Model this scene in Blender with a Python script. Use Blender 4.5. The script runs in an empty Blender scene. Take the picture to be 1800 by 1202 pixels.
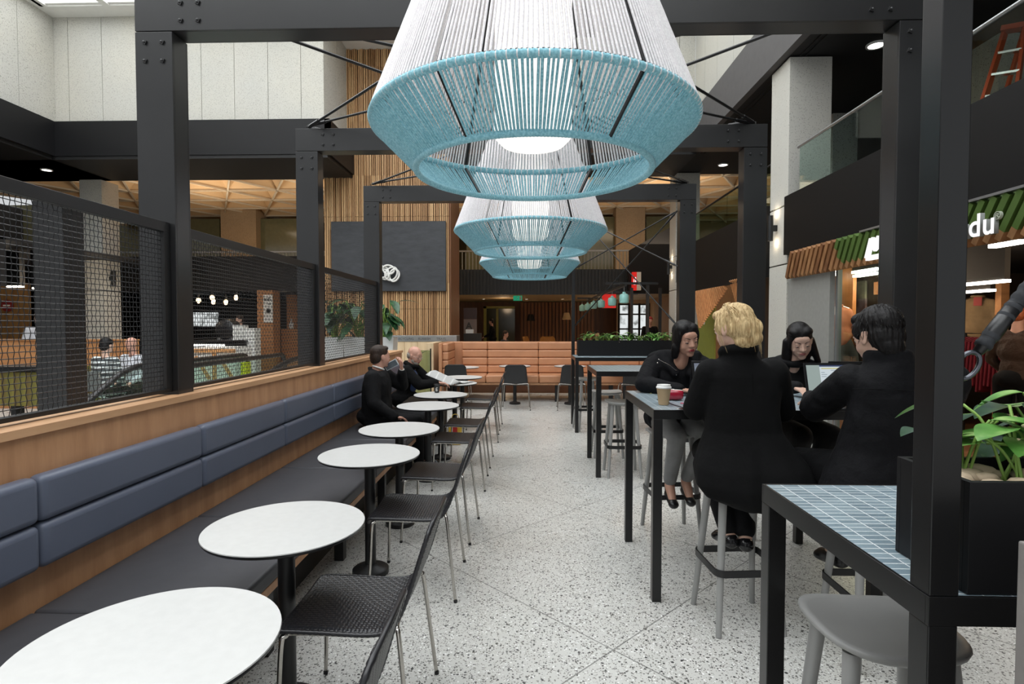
import bpy, math, random
from mathutils import Vector as V, Matrix as Mx, noise
R = math.radians
random.seed(7)
S = bpy.context.scene
COL = S.collection

# ---------------------------------------------------------------- camera
H, F = 1.54, 980.0
YAW, PIT = math.atan(28/F), math.atan(31/F)
cam = bpy.data.objects.new('camera', bpy.data.cameras.new('camera'))
COL.objects.link(cam); S.camera = cam
cam.location = (0, 0, H); cam.rotation_euler = (math.pi/2-PIT, 0, YAW)
cam.data.sensor_width = 36; cam.data.lens = F/1800*36
cam.data.clip_start = .05; cam.data.clip_end = 200
# ---------------------------------------------------------------- light and exposure
S.view_settings.view_transform = 'Standard'; S.view_settings.look = 'None'
S.view_settings.exposure = 0.08; S.view_settings.gamma = 1
S.view_settings.use_curve_mapping = False
w = bpy.data.worlds.new('daylight'); S.world = w; w.use_nodes = True
w.node_tree.nodes['Background'].inputs[0].default_value = (.95, .98, 1, 1)
w.node_tree.nodes['Background'].inputs[1].default_value = .62
SKY = 4.3            # radiance of the daylit skylight panes
def area(name, loc, size, energy, color=(1, 1, 1), rot=(0, 0, 0), sy=None):
    l = bpy.data.lights.new(name, 'AREA'); l.energy = energy; l.color = color
    l.size = size; l.shape = 'RECTANGLE'; l.size_y = sy or size
    o = bpy.data.objects.new(name, l); COL.objects.link(o); o.location = loc; o.rotation_euler = rot
    return o
def point(name, loc, energy, color=(1, .8, .6), r=.1):
    l = bpy.data.lights.new(name, 'POINT'); l.energy = energy; l.color = color; l.shadow_soft_size = r
    o = bpy.data.objects.new(name, l); COL.objects.link(o); o.location = loc
    return o
WARM = (1, .72, .45)
for x in (-13, -8, -3, 2): area('upper_floor_fill_up', (x, 14.5, 5.1), 2.2, 60, (1, .82, .62), (math.pi, 0, 0)); area('upper_floor_fill_up', (x+2, 18.5, 4.3), 2, 75, (1, .8, .58), (math.pi, 0, 0))  # added fill lights aimed up to brighten the coffers and ribs, no fixtures
for x in (-10, -3, 4): area('upper_floor_fill_down', (x, 19, 5.9), 3, 60, (1, .82, .6))  # added fill panels shining down from below the coffers, not real fittings
for x in (-5, -1, 3): point('lobby_lamp', (x, 23, 2.3), 11, WARM, .2)
for p in ((5.0, 5.0, 2.1), (4.6, 7.6, 2.1)): point('shop_lamp', p, 30, (1, .78, .55), .25)
point('shop_lamp', (4.1, 10, 2.1), 18, (1, .72, .48), .25)
for p in ((-9, 12, 2.5), (-12, 12, 2.7), (-8, 18, 2.6)): point('cafe_lamp', p, 26, (1, .82, .62), .3)

# ---------------------------------------------------------------- mesh helpers
WM = {}
def c(r, g, b):
    f = lambda x: (x/255/12.92) if x <= 10.3 else ((x/255+.055)/1.055)**2.4
    return (f(r), f(g), f(b), 1)
_last = [None]
def LAST(): return _last[0]
class MB:
    def __init__(s): s.v = []; s.f = []; s.m = []; s.uv = None
    def add(s, vs, fs, m=0):
        n = len(s.v); s.v += [V(a) for a in vs]; s.f += [tuple(i+n for i in f) for f in fs]; s.m += [m]*len(fs); return s
    def box(s, x0, x1, y0, y1, z0, z1, m=0):
        vs = [(x, y, z) for z in (z0, z1) for y in (y0, y1) for x in (x0, x1)]
        return s.add(vs, [(0, 2, 3, 1), (4, 5, 7, 6), (0, 1, 5, 4), (2, 6, 7, 3), (0, 4, 6, 2), (1, 3, 7, 5)], m)
    def obox(s, cen, size, rot=None, m=0):
        k = MB().box(-size[0]/2, size[0]/2, -size[1]/2, size[1]/2, -size[2]/2, size[2]/2)
        rot = rot or Mx.Identity(3)
        return s.add([V(cen)+rot @ a for a in k.v], k.f, m)
    def bar(s, a, b, w, h=None, m=0, up=(0, 0, 1)):
        a, b = V(a), V(b); d = (b-a); L = d.length; d.normalize(); up = V(up)
        if abs(d.dot(up)) > .98: up = V((0, 1, 0))
        x = d.cross(up).normalized(); z = x.cross(d)
        return s.obox((a+b)/2, (w, L, h or w), Mx((x, d, z)).transposed(), m)
    def rings(s, rs, m=0, cap=True, closed=False, cyc=True):
        n = len(rs[0]); vs = [p for r in rs for p in r]; fs = []
        k = len(rs)
        for i in range(k if closed else k-1):
            a, b = i*n, ((i+1) % k)*n
            for j in range(n if cyc else n-1):
                j2 = (j+1) % n; fs.append((a+j, a+j2, b+j2, b+j))
        if cap and not closed: fs.append(tuple(range(n))[::-1]); fs.append(tuple(range((k-1)*n, k*n)))
        return s.add(vs, fs, m)
    def tube(s, pts, r, n=8, closed=False, m=0, cap=True):
        pts = [V(p) for p in pts]; rs = []; k = len(pts); prev = None
        rr = r if isinstance(r, (list, tuple)) else [r]*k
        for i, p in enumerate(pts):
            if closed: d = pts[(i+1) % k]-pts[i-1]
            else: d = pts[min(i+1, k-1)]-pts[max(i-1, 0)]
            d.normalize()
            if prev is None:
                u = V((0, 0, 1)) if abs(d.z) < .9 else V((1, 0, 0)); x = d.cross(u).normalized()
            else:
                x = (prev-d*prev.dot(d)).normalized()
            prev = x; y = d.cross(x)
            rs.append([p+rr[i]*(math.cos(2*math.pi*j/n)*x+math.sin(2*math.pi*j/n)*y) for j in range(n)])
        return s.rings(rs, m, cap, closed)
    def lathe(s, prof, cen=(0, 0, 0), n=32, m=0, cap=True):
        cen = V(cen)
        return s.rings([[cen+V((r*math.cos(2*math.pi*j/n), r*math.sin(2*math.pi*j/n), z)) for j in range(n)] for r, z in prof], m, cap)
    def cyl(s, cen, r, h, n=24, m=0): return s.lathe([(r, 0), (r, h)], cen, n, m)
    def ell(s, cen, rad, rot=None, n=16, m=0):
        cen = V(cen); rot = rot or Mx.Identity(3); k = n//2; rs = []
        for i in range(1, k):
            t = math.pi*i/k
            rs.append([cen+rot @ V((rad[0]*math.sin(t)*math.cos(2*math.pi*j/n), rad[1]*math.sin(t)*math.sin(2*math.pi*j/n), -rad[2]*math.cos(t))) for j in range(n)])
        a = len(s.v)
        s.rings(rs, m, False)
        s.add([cen+rot @ V((0, 0, -rad[2])), cen+rot @ V((0, 0, rad[2]))], [], m)
        z = len(s.v)
        for j in range(n):
            j2 = (j+1) % n
            s.f.append((a+j2, a+j, z-2)); s.m.append(m)
            s.f.append((a+(k-2)*n+j, a+(k-2)*n+j2, z-1)); s.m.append(m)
        return s
    def cap(s, a, b, ra, rb=None, n=14, m=0, sc=None):
        a, b = V(a), V(b); rb = ra if rb is None else rb; d = b-a
        if d.length < 1e-6: return s.ell(a, (ra, ra, ra))
        d.normalize(); u = V((0, 0, 1)) if abs(d.z) < .9 else V((1, 0, 0)); x = d.cross(u).normalized(); y = d.cross(x); rs = []
        for (q, r, t0, t1) in ((a, ra, -85, 0), (b, rb, 0, 85)):
            for i in range(5):
                t = R(t0+(t1-t0)*i/4)
                rs.append([q+d*r*math.sin(t)+r*math.cos(t)*(math.cos(2*math.pi*j/n)*x+math.sin(2*math.pi*j/n)*y) for j in range(n)])
        return s.rings(rs, m)
    def build(s, name, mat, parent=None, smooth=False, bevel=0, uv=None, ang=40):
        me = bpy.data.meshes.new(name)
        mt = WM[parent].inverted() if parent else None
        vs = [mt @ a for a in s.v] if mt else s.v
        me.from_pydata([tuple(a) for a in vs], [], s.f)
        mats = mat if isinstance(mat, (list, tuple)) else [mat]
        for q in mats: me.materials.append(q)
        if len(mats) > 1: me.polygons.foreach_set('material_index', s.m)
        me.update()
        o = bpy.data.objects.new(name, me); COL.objects.link(o); _last[0] = o
        if parent: o.parent = parent; WM[o] = WM[parent]
        else: WM[o] = Mx.Identity(4)
        if smooth:
            me.polygons.foreach_set('use_smooth', [True]*len(me.polygons))
            if smooth != 'all': me.set_sharp_from_angle(angle=R(ang))
        if bevel:
            b = o.modifiers.new('bevel', 'BEVEL'); b.width = bevel; b.segments = 2; b.limit_method = 'ANGLE'
            b.harden_normals = False
        return o
    def solo(s, name, mat, label, cat, group=None, **k):
        xs = [a.x for a in s.v]; ys = [a.y for a in s.v]; zs = [a.z for a in s.v]
        p = V(((min(xs)+max(xs))/2, (min(ys)+max(ys))/2, min(zs)))
        s.v = [a-p for a in s.v]
        o = s.build(name, mat, **k); o.location = p; WM[o] = Mx.Translation(p)
        tag(o, label, cat, group); return o
def tag(o, label, cat, group=None, kind=None):
    if label: o['label'] = label
    if cat: o['category'] = cat
    if group: o['group'] = group
    if kind: o['kind'] = kind
    return o
def thing(name, label, cat, loc=(0, 0, 0), rz=0, group=None):
    o = bpy.data.objects.new(name, None); COL.objects.link(o); o.empty_display_size = .1
    o.location = loc; o.rotation_euler = (0, 0, rz)
    WM[o] = Mx.Translation(V(loc)) @ Mx.Rotation(rz, 4, 'Z')
    return tag(o, label, cat, group)
def struct(mb, name, mat, **k):
    o = mb.build(name, mat, **k); o['kind'] = 'structure'; return o
def kids(o): return [a for a in list(CH.get(o, []))]
CH = {}
def copy_tree(o, parent=None):
    cp = o.copy(); COL.objects.link(cp)
    if parent: cp.parent = parent
    for ch in o.children: copy_tree(ch, cp)
    return cp
def dup(o, loc, rz, label, group=None):
    cp = copy_tree(o); cp.location = loc; cp.rotation_euler = (0, 0, rz); cp['label'] = label
    if group: cp['group'] = group
    return cp
def ray(px, py):
    u = (px-900)/F; v = (601-py)/F
    cy, sy, cp, sp = math.cos(YAW), math.sin(YAW), math.cos(PIT), math.sin(PIT)
    return V((u*cy-sy*cp-v*sy*sp, u*sy+cy*cp+v*cy*sp, -sp+v*cp))
def at(px, py, X=None, Y=None, Z=None):
    d = ray(px, py)
    t = X/d[0] if X is not None else (Y/d[1] if Y is not None else (Z-H)/d[2])
    return V((0, 0, H))+d*t

# ---------------------------------------------------------------- materials
class NT:
    def __init__(s, name, **k):
        s.m = bpy.data.materials.new(name); s.m.use_nodes = True; s.t = s.m.node_tree
        s.b = s.t.nodes['Principled BSDF']; s.set(**k)
    def set(s, base=None, rough=None, metal=None, spec=None, emit=None, es=None, trans=None, alpha=None, coat=None, sheen=None):
        for nm, v in (('Base Color', base), ('Roughness', rough), ('Metallic', metal), ('Specular IOR Level', spec), ('Emission Color', emit), ('Emission Strength', es), ('Transmission Weight', trans), ('Alpha', alpha), ('Coat Weight', coat), ('Sheen Weight', sheen)):
            if v is not None: s.b.inputs[nm].default_value = v
    def n(s, typ, **k):
        nd = s.t.nodes.new(typ)
        for a, v in k.items():
            if a.startswith('i_'): nd.inputs[int(a[2:]) if a[2:].isdigit() else a[2:].replace('_', ' ')].default_value = v
            else: setattr(nd, a, v)
        return nd
    def l(s, a, b): s.t.links.new(a, b)
    def math(s, op, a, b=None, cc=None):
        nd = s.n('ShaderNodeMath', operation=op)
        for i, q in enumerate((a, b, cc)):
            if q is None: continue
            if isinstance(q, (int, float)): nd.inputs[i].default_value = q
            else: s.l(q, nd.inputs[i])
        return nd.outputs[0]
    def coord(s, kind='Object', scale=(1, 1, 1), rot=(0, 0, 0)):
        if kind == 'World': o = s.n('ShaderNodeNewGeometry').outputs['Position']
        else: o = s.n('ShaderNodeTexCoord').outputs[kind]
        mp = s.n('ShaderNodeMapping'); mp.inputs['Scale'].default_value = scale; mp.inputs['Rotation'].default_value = rot
        s.l(o, mp.inputs[0]); return mp.outputs[0]
    def noise(s, vec, scale, detail=2, rough=.5):
        nd = s.n('ShaderNodeTexNoise'); nd.inputs['Scale'].default_value = scale; nd.inputs['Detail'].default_value = detail; nd.inputs['Roughness'].default_value = rough
        s.l(vec, nd.inputs['Vector']); return nd.outputs['Fac']
    def ramp(s, fac, stops, mode='LINEAR'):
        nd = s.n('ShaderNodeValToRGB'); cr = nd.color_ramp; cr.interpolation = mode
        while len(cr.elements) > 1: cr.elements.remove(cr.elements[-1])
        cr.elements[0].position = stops[0][0]; cr.elements[0].color = stops[0][1]
        for p, q in stops[1:]:
            e = cr.elements.new(p); e.color = q
        s.l(fac, nd.inputs[0]); return nd.outputs[0]
    def mix(s, fac, a, b, mode='MIX'):
        nd = s.n('ShaderNodeMix', data_type='RGBA', blend_type=mode)
        for i, q in ((0, fac), (6, a), (7, b)):
            if isinstance(q, (int, float, tuple)): nd.inputs[i].default_value = q
            else: s.l(q, nd.inputs[i])
        return nd.outputs[2]
    def color(s, o): s.l(o, s.b.inputs['Base Color']); return s
    def rough(s, o): s.l(o, s.b.inputs['Roughness']); return s
    def bump(s, h, strength=.3, dist=.01):
        nd = s.n('ShaderNodeBump'); nd.inputs['Strength'].default_value = strength; nd.inputs['Distance'].default_value = dist
        s.l(h, nd.inputs['Height']); s.l(nd.outputs[0], s.b.inputs['Normal']); return s
MATS = {}
def plain(name, col, rough=.5, metal=0, var=.06, sc=8, **k):
    """solid colour with a faint procedural tone variation"""
    if name in MATS: return MATS[name]
    t = NT(name, rough=rough, metal=metal, **k)
    f = t.noise(t.coord(), sc, 3)
    lo = tuple(x*(1-var) for x in col[:3])+(1,); hi = tuple(min(1, x*(1+var)) for x in col[:3])+(1,)
    t.color(t.ramp(f, [(.3, lo), (.7, hi)])); MATS[name] = t.m; return t.m
def glow(name, col, st):
    if name in MATS: return MATS[name]
    t = NT(name, base=(.02, .02, .02, 1), emit=col, es=st); MATS[name] = t.m; return t.m
def wood(name, c1, c2, axis='Z', sc=6, rough=.45):
    if name in MATS: return MATS[name]
    t = NT(name, rough=rough)
    s = {'X': (.12, 1, 1), 'Y': (1, .12, 1), 'Z': (1, 1, .12)}[axis]
    v = t.coord('World', s)
    f = t.noise(v, sc*2.2, 5, .6)
    wv = t.n('ShaderNodeTexWave', wave_type='BANDS', bands_direction='DIAGONAL'); wv.inputs['Scale'].default_value = sc*.7
    wv.inputs['Distortion'].default_value = 9; wv.inputs['Detail'].default_value = 3; t.l(v, wv.inputs['Vector'])
    k = t.math('ADD', t.math('MULTIPLY', t.noise(v, sc*9, 3, .7), .35), t.math('ADD', t.math('MULTIPLY', f, .5), t.math('MULTIPLY', wv.outputs['Fac'], .15)))
    t.color(t.ramp(k, [(.25, c1), (.75, c2)])); t.bump(f, .08, .004); MATS[name] = t.m; return t.m

M_black = plain('black_steel', c(38, 38, 39), .28, .1, .12, 3, spec=.6)
M_blk2 = plain('black_powder_coat', c(24, 24, 25), .42, 0, .08, 6)
M_matte = plain('black_panel', c(19, 19, 21), .5, 0, .05, 2, spec=.3)
M_blk3 = plain('black_table_steel', c(19, 19, 20), .3, 0, .08, 4)
M_blkplastic = plain('black_plastic', c(24, 24, 26), .35)
M_chrome = plain('brushed_steel', c(190, 186, 180), .22, 1, .03)
M_steel = plain('stainless_steel', c(165, 167, 168), .35, .8, .05)
M_oak = wood('oak_veneer', c(166, 120, 84), c(204, 156, 116), 'Z', 5)
M_oakl = wood('pale_oak', c(206, 178, 140), c(228, 205, 170), 'Z', 5)
M_oakcap = wood('oak_capping', c(184, 140, 102), c(212, 168, 128), 'Y', 5)
M_timber = wood('orange_timber', c(162, 108, 66), c(204, 148, 98), 'X', 5)
M_walnut = wood('dark_walnut', c(70, 40, 20), c(112, 66, 32), 'Z', 3)
M_navy = plain('navy_vinyl', c(92, 99, 116), .38, 0, .03, 4)
M_seat = plain('charcoal_vinyl', c(62, 62, 66), .5, 0, .06, 14)
M_tan = plain('tan_leather', c(188, 134, 98), .42, 0, .07, 5)
M_white = plain('white_paint', c(232, 232, 228), .5, 0, .02)
M_grey = plain('grey_stool_paint', c(150, 150, 148), .45, 0, .03)
M_paper = plain('paper', c(235, 235, 232), .7, 0, .03)
M_skyp = glow('skylight_pane', (.95, .98, 1, 1), SKY)
M_glowwarm = glow('warm_lamp', (1, .86, .68, 1), 7)
M_tube = glow('tube_lamp', (1, .93, .82, 1), 9)
M_dark = plain('dark_interior', c(46, 42, 38), .7)

def terrazzo():
    t = NT('terrazzo', rough=.22, spec=.5)
    g = t.coord('World')
    base = c(203, 203, 198); tot = None
    n0 = t.noise(g, 1.1, 3); tone = t.ramp(n0, [(.3, c(200, 199, 194)), (.7, c(208, 208, 204))])
    out = tone
    for sc, th, dk, sm in ((95, .72, c(84, 84, 82), .42), (150, .62, c(126, 124, 118), .45), (62, .86, c(66, 66, 66), .3), (120, .9, c(238, 238, 236), .5)):
        vo = t.n('ShaderNodeTexVoronoi', feature='F1'); vo.inputs['Scale'].default_value = sc; t.l(g, vo.inputs['Vector'])
        sp = t.n('ShaderNodeSeparateColor'); t.l(vo.outputs['Color'], sp.inputs[0])
        k = t.math('MULTIPLY', t.math('GREATER_THAN', sp.outputs[0], th), t.math('LESS_THAN', vo.outputs['Distance'], t.math('MULTIPLY', sp.outputs[1], sm*1.6)))
        out = t.mix(k, out, dk)
    # joints, 45 degrees to the room
    sx = t.n('ShaderNodeSeparateXYZ'); t.l(g, sx.inputs[0])
    js = []
    for op, cc in (('ADD', 3.01), ('SUBTRACT', 4.22)):
        q = t.math(op, sx.outputs[1], sx.outputs[0])
        q = t.math('DIVIDE', t.math('SUBTRACT', q, cc-1.01-2.02*40), 2.02)
        q = t.math('ABSOLUTE', t.math('SUBTRACT', t.math('FRACT', q), .5))
        js.append(t.math('LESS_THAN', q, .0024))
    j = t.math('MAXIMUM', js[0], js[1])
    out = t.mix(t.math('MULTIPLY', j, .75), out, c(92, 92, 90)); t.color(out)
    t.rough(t.ramp(t.noise(g, 3, 3), [(.3, (.26, .26, .26, 1)), (.7, (.32, .32, .32, 1))]))
    return t.m
M_floor = terrazzo()
def aggregate(name, base, dark, warm):
    t = NT(name, rough=.85, spec=.2); g = t.coord('World')
    n0 = t.noise(g, .8, 4); out = t.ramp(n0, [(.3, base), (.7, warm)])
    for sc, th, sm, dk in ((55, .7, .5, dark), (90, .6, .5, tuple(x*1.5 for x in dark[:3])+(1,))):
        vo = t.n('ShaderNodeTexVoronoi'); vo.inputs['Scale'].default_value = sc; t.l(g, vo.inputs['Vector'])
        sp = t.n('ShaderNodeSeparateColor'); t.l(vo.outputs['Color'], sp.inputs[0])
        k = t.math('MULTIPLY', t.math('GREATER_THAN', sp.outputs[0], th), t.math('LESS_THAN', vo.outputs['Distance'], t.math('MULTIPLY', sp.outputs[1], sm)))
        out = t.mix(t.math('MULTIPLY', k, .7), out, dk)
    t.color(out); t.bump(t.noise(g, 60, 3), .35, .01); return t.m
M_conc = aggregate('aggregate_concrete', c(190, 189, 183), c(118, 116, 110), c(197, 194, 184))
M_concw = aggregate('warm_concrete', c(176, 156, 130), c(110, 95, 78), c(188, 166, 138))

def tiles():
    t = NT('blue_grey_tile', rough=.28); g = t.coord('World')
    sx = t.n('ShaderNodeSeparateXYZ'); t.l(g, sx.inputs[0]); ks = []; cells = []
    for i, (p, o) in enumerate(((.0495, .69), (.0245, 0))):
        q = t.math('DIVIDE', t.math('SUBTRACT', sx.outputs[i], o), p)
        cells.append(t.math('FLOOR', q))
        ks.append(t.math('LESS_THAN', t.math('FRACT', q), (.05, .1)[i]))
    j = t.math('MAXIMUM', ks[0], ks[1])
    cb = t.n('ShaderNodeCombineXYZ'); t.l(cells[0], cb.inputs[0]); t.l(cells[1], cb.inputs[1])
    wn = t.n('ShaderNodeTexWhiteNoise'); t.l(cb.outputs[0], wn.inputs[0])
    tone = t.ramp(wn.outputs[0], [(0, c(112, 130, 140)), (.5, c(124, 142, 151)), (1, c(140, 157, 165))])
    t.color(t.mix(j, tone, c(226, 230, 230))); t.bump(t.math('SUBTRACT', 1, j), .3, .001)
    return t.m
M_tile = tiles()
def slatwood():
    t = NT('slat_timber', rough=.5); g = t.coord('World')
    sx = t.n('ShaderNodeSeparateXYZ'); t.l(g, sx.inputs[0])
    q = t.math('FLOOR', t.math('DIVIDE', sx.outputs[0], .045))
    q2 = t.math('FLOOR', t.math('DIVIDE', sx.outputs[2], 1.25))
    cb = t.n('ShaderNodeCombineXYZ'); t.l(q, cb.inputs[0]); t.l(q2, cb.inputs[1])
    wn = t.n('ShaderNodeTexWhiteNoise'); t.l(cb.outputs[0], wn.inputs[0])
    t.color(t.ramp(wn.outputs[0], [(0, c(150, 110, 70)), (.5, c(184, 142, 98)), (1, c(212, 174, 126))]))
    return t.m
M_slat = slatwood()
def glass(name, tint=(.9, .97, .95, 1), rough=0, mixf=.82):
    t = NT(name); nt = t.t; out = nt.nodes['Material Output']; nt.nodes.remove(t.b)
    tr = nt.nodes.new('ShaderNodeBsdfTransparent'); tr.inputs[0].default_value = tint
    gl = nt.nodes.new('ShaderNodeBsdfGlossy'); gl.inputs['Roughness'].default_value = rough; gl.inputs[0].default_value = (.9, .9, .9, 1)
    lw = nt.nodes.new('ShaderNodeLayerWeight'); lw.inputs[0].default_value = .5
    pw = nt.nodes.new('ShaderNodeMath'); pw.operation = 'POWER'; pw.inputs[1].default_value = 4.5; nt.links.new(lw.outputs['Facing'], pw.inputs[0])
    fr = nt.nodes.new('ShaderNodeMath'); fr.operation = 'MULTIPLY_ADD'; fr.inputs[1].default_value = .5; fr.inputs[2].default_value = .035; nt.links.new(pw.outputs[0], fr.inputs[0])
    mx = nt.nodes.new('ShaderNodeMixShader'); nt.links.new(fr.outputs[0], mx.inputs[0]); nt.links.new(tr.outputs[0], mx.inputs[1]); nt.links.new(gl.outputs[0], mx.inputs[2])
    nt.links.new(mx.outputs[0], out.inputs[0]); return t.m
M_glass = glass('clear_glass', (.84, .93, .9, 1))
M_gglass = glass('green_glass', (.62, .72, .6, 1))
# ================================================================ STRUCTURE
XL, YF, XR = -9.86, 11.5, 3.37      # left face, far face and right face of the atrium
# floor with the escalator pit left open
fl = MB()
for a in ((-30, -5.45, -6, 40), (-3.85, 30, -6, 40), (-5.45, -3.85, 7.6, 40), (-5.45, -3.85, -6, 1.5)):
    fl.box(a[0], a[1], a[2], a[3], -.15, 0)
struct(fl, 'floor', M_floor)
struct(MB().box(-5.6, -3.7, 1.3, 7.8, -3.2, -3.0), 'trim_1', M_dark)
# upper aggregate walls of the atrium: panels with open joints
def panels_x(name, x0, x1, y, z0, z1, joints, th=.25):
    mb = MB(); xs = [x0]+joints+[x1]
    for a, b in zip(xs[:-1], xs[1:]): mb.box(a+.005, b-.005, y, y+th, z0, z1)
    mb.box(x0+.03, x1-.03, y+.03, y+th, z0, z1, 1)
    return struct(mb, name, [M_conc, M_dark])
def panels_y(name, x, y0, y1, z0, z1, joints, sgn=-1):
    mb = MB(); ys = sorted([y0]+joints+[y1])
    for a, b in zip(ys[:-1], ys[1:]): mb.box(min(x, x+sgn*.25), max(x, x+sgn*.25), a+.005, b-.005, z0, z1)
    mb.box(min(x+sgn*.03, x+sgn*.25), max(x+sgn*.03, x+sgn*.25), y0+.04, y1-.04, z0, z1, 1)
    return struct(mb, name, [M_conc, M_dark])
ZC = 7.9
jx = [at(p, 150, Y=YF).x for p in (121, 180, 285, 354, 412, 471, 529)]
panels_x('wall_back', XL-.25, -4.2, YF, 5.73, ZC+.1, jx)
panels_y('wall_left', XL, -2, YF, 5.73, ZC+.1, [at(33, 150, X=XL).y, at(33, 150, X=XL).y-1.35, at(33, 150, X=XL).y-2.7, 4, 2.5])
panels_y('wall_back_return', -4.2, YF+.0, 13, 5.73, ZC+.1, [12.3])
panels_x('wall_back_right', .4, XR, YF, 5.73, ZC+.1, [1.1, 1.8, 2.5, 3.05])
panels_y('wall_right', XR, -3, YF, 5.73, ZC+.1, [10.9, 10.2, 9.4, 8.6, 7.6, 6.2, 4.8, 3.2], 1)
panels_x('wall_back_centre', -1.7, .5, 13, 5.73, ZC+.1, [-.8, 0])
# bulkhead and fascias
struct(MB().box(XR-.1, XR+.0, -3, YF-.02, 5.0, 5.73), 'trim_8', plain('lit_bulkhead', c(84, 82, 82), .6))  # paler than the other fascias: the extra light on it is put into the colour
struct(MB().box(XR+.0, 12, -3, 13.1, 5.0, 5.1).box(XR+.12, XR+.14, -3, YF, 4.985, 5.0).box(XR+.19, XR+.21, -3, YF, 4.985, 5.0), 'ceiling_right', plain('dark_soffit', c(22, 21, 21), .7))
f = MB()
f.box(XL-.15, -4.05, YF-.12, YF-.02, 5.02, 5.73).box(-4.15, -4.05, YF-.12, 13, 5.02, 5.73)
f.box(XL-.15, XL-.02+.1, -3, YF-.1, 5.02, 5.73)
f.box(.35, XR-.1, YF-.12, YF-.02, 5.02, 5.73).box(.3, .4, YF-.12, 13, 5.02, 5.73)
f.box(-1.75, .4, 12.9, 13, 5.02, 5.73)
struct(f, 'trim_2', M_matte)
f = MB().box(-24, -4.1, YF-.1, 13.1, 4.95, 5.03).box(-24, XL, -3, 13.1, 4.95, 5.03).box(.3, XR, YF-.1, 13.1, 4.95, 5.02).box(-1.8, .3, 12.9, 13.5, 4.95, 5.03)
f.box(-24, XL, -3, -2.9, 0, 5)
struct(f, 'ceiling_left', plain('black_soffit', c(20, 20, 21), .6))
# roof with skylight
rf = MB()
SX0, SX1, SY0, SY1 = -9.7, 3.1, -4.5, 11.1
rf.box(XL-.3, SX0, -6, YF+.3, ZC, ZC+.3).box(SX1, XR+.4, -6, YF+.3, ZC, ZC+.3).box(SX0, SX1, SY1, 13.2, ZC, ZC+.3)
rf.box(SX0, SX1, -6, SY0, ZC, ZC+.3)
nx, ny = 10, 11
for i in range(nx+1):
    x = SX0+(SX1-SX0)*i/nx; rf.box(x-.07, x+.07, SY0, SY1, ZC, ZC+.22)
for i in range(ny+1):
    y = SY0+(SY1-SY0)*i/ny; rf.box(SX0, SX1, y-.06, y+.06, ZC+.03, ZC+.22)
struct(rf, 'ceiling', M_white)
sk = MB().box(SX0, SX1, SY0, SY1, ZC+.23, ZC+.27)
struct(sk, 'window_1', M_skyp)
# slatted timber wall block
sw = MB(); x0, x1 = -4.75, -1.82; y = 13
sw.box(x0, x1, y+.04, y+1.6, 0, ZC, 1)
x = x0; i = 0
while x < x1-.03:
    dpt = (0, .02, .035, .012)[i*7 % 4]; wd = (.03, .024, .034)[i*5 % 3]
    z0 = 0
    for z1 in (1.9, 4.05, 5.95, ZC):
        sw.box(x, x+wd, y-.03+dpt, y+.05, z0+.004, z1-.004)
        z0 = z1
    x += .045; i += 1
for k in range(36):
    yy = y+.02+k*.045; sw.box(x1-.01, x1+.02, yy, yy+.028, 0, ZC, 2)
struct(sw, 'wall_slatted', [M_slat, plain('slat_gap', c(70, 44, 26), .8), wood('side_timber', c(104, 66, 38), c(140, 92, 56), 'Z', 4)])
# triangular coffered ceiling of the upper floor
cf = MB(); cz = 6.25; sd = 1.75; hh = sd*math.sqrt(3)/2
for r in range(0, 9):
    for q in range(-11, 10):
        ox = q*sd+(r % 2)*sd/2; oy = 13.3+r*hh
        for up in (0, 1):
            if up: T = [V((ox, oy, cz)), V((ox+sd, oy, cz)), V((ox+sd/2, oy+hh, cz))]
            else: T = [V((ox+sd, oy, cz)), V((ox+sd*1.5, oy+hh, cz)), V((ox+sd/2, oy+hh, cz))]
            if T[0].y < 12.9: continue
            g = (T[0]+T[1]+T[2])/3
            tp = [g+(p-g)*.15+V((0, 0, .5)) for p in T]
            cf.add(T+tp, [(0, 3, 4, 1), (1, 4, 5, 2), (2, 5, 3, 0), (3, 5, 4)], 0)
            for k in range(3 if up else 0):
                cf.bar(T[k]-V((0, 0, .03)), T[(k+1) % 3]-V((0, 0, .03)), .055, .06, 1)
struct(cf, 'ceiling_coffered', [plain('coffer_paint', c(214, 186, 148), .7, 0, .03, 1), plain('coffer_rib', c(206, 196, 178), .6)])
# far wall of the upper floor with columns
struct(MB().box(-26, 16, 26, 26.3, 2.6, 7.2), 'wall_far', plain('olive_wall', c(92, 88, 62), .8))
col = MB()
for p0, p1 in ((388, 450), (1083, 1134), (700, 745)):
    a, b = at(p0, 400, Y=23).x, at(p1, 400, Y=23).x; col.box(a, b, 23, 24, 2.6, 6.3)
struct(col, 'wall_far_columns', M_concw)
fg = MB()
for p0, p1 in ((452, 560), (820, 1080), (1136, 1200), (330, 386)):
    a, b = at(p0, 400, Y=23.4).x, at(p1, 400, Y=23.4).x
    fg.box(a, b, 23.4, 23.46, 3.3, 6.0)
struct(fg, 'window_2', plain('dim_office_glass', c(112, 116, 92), .12, spec=.8))
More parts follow.
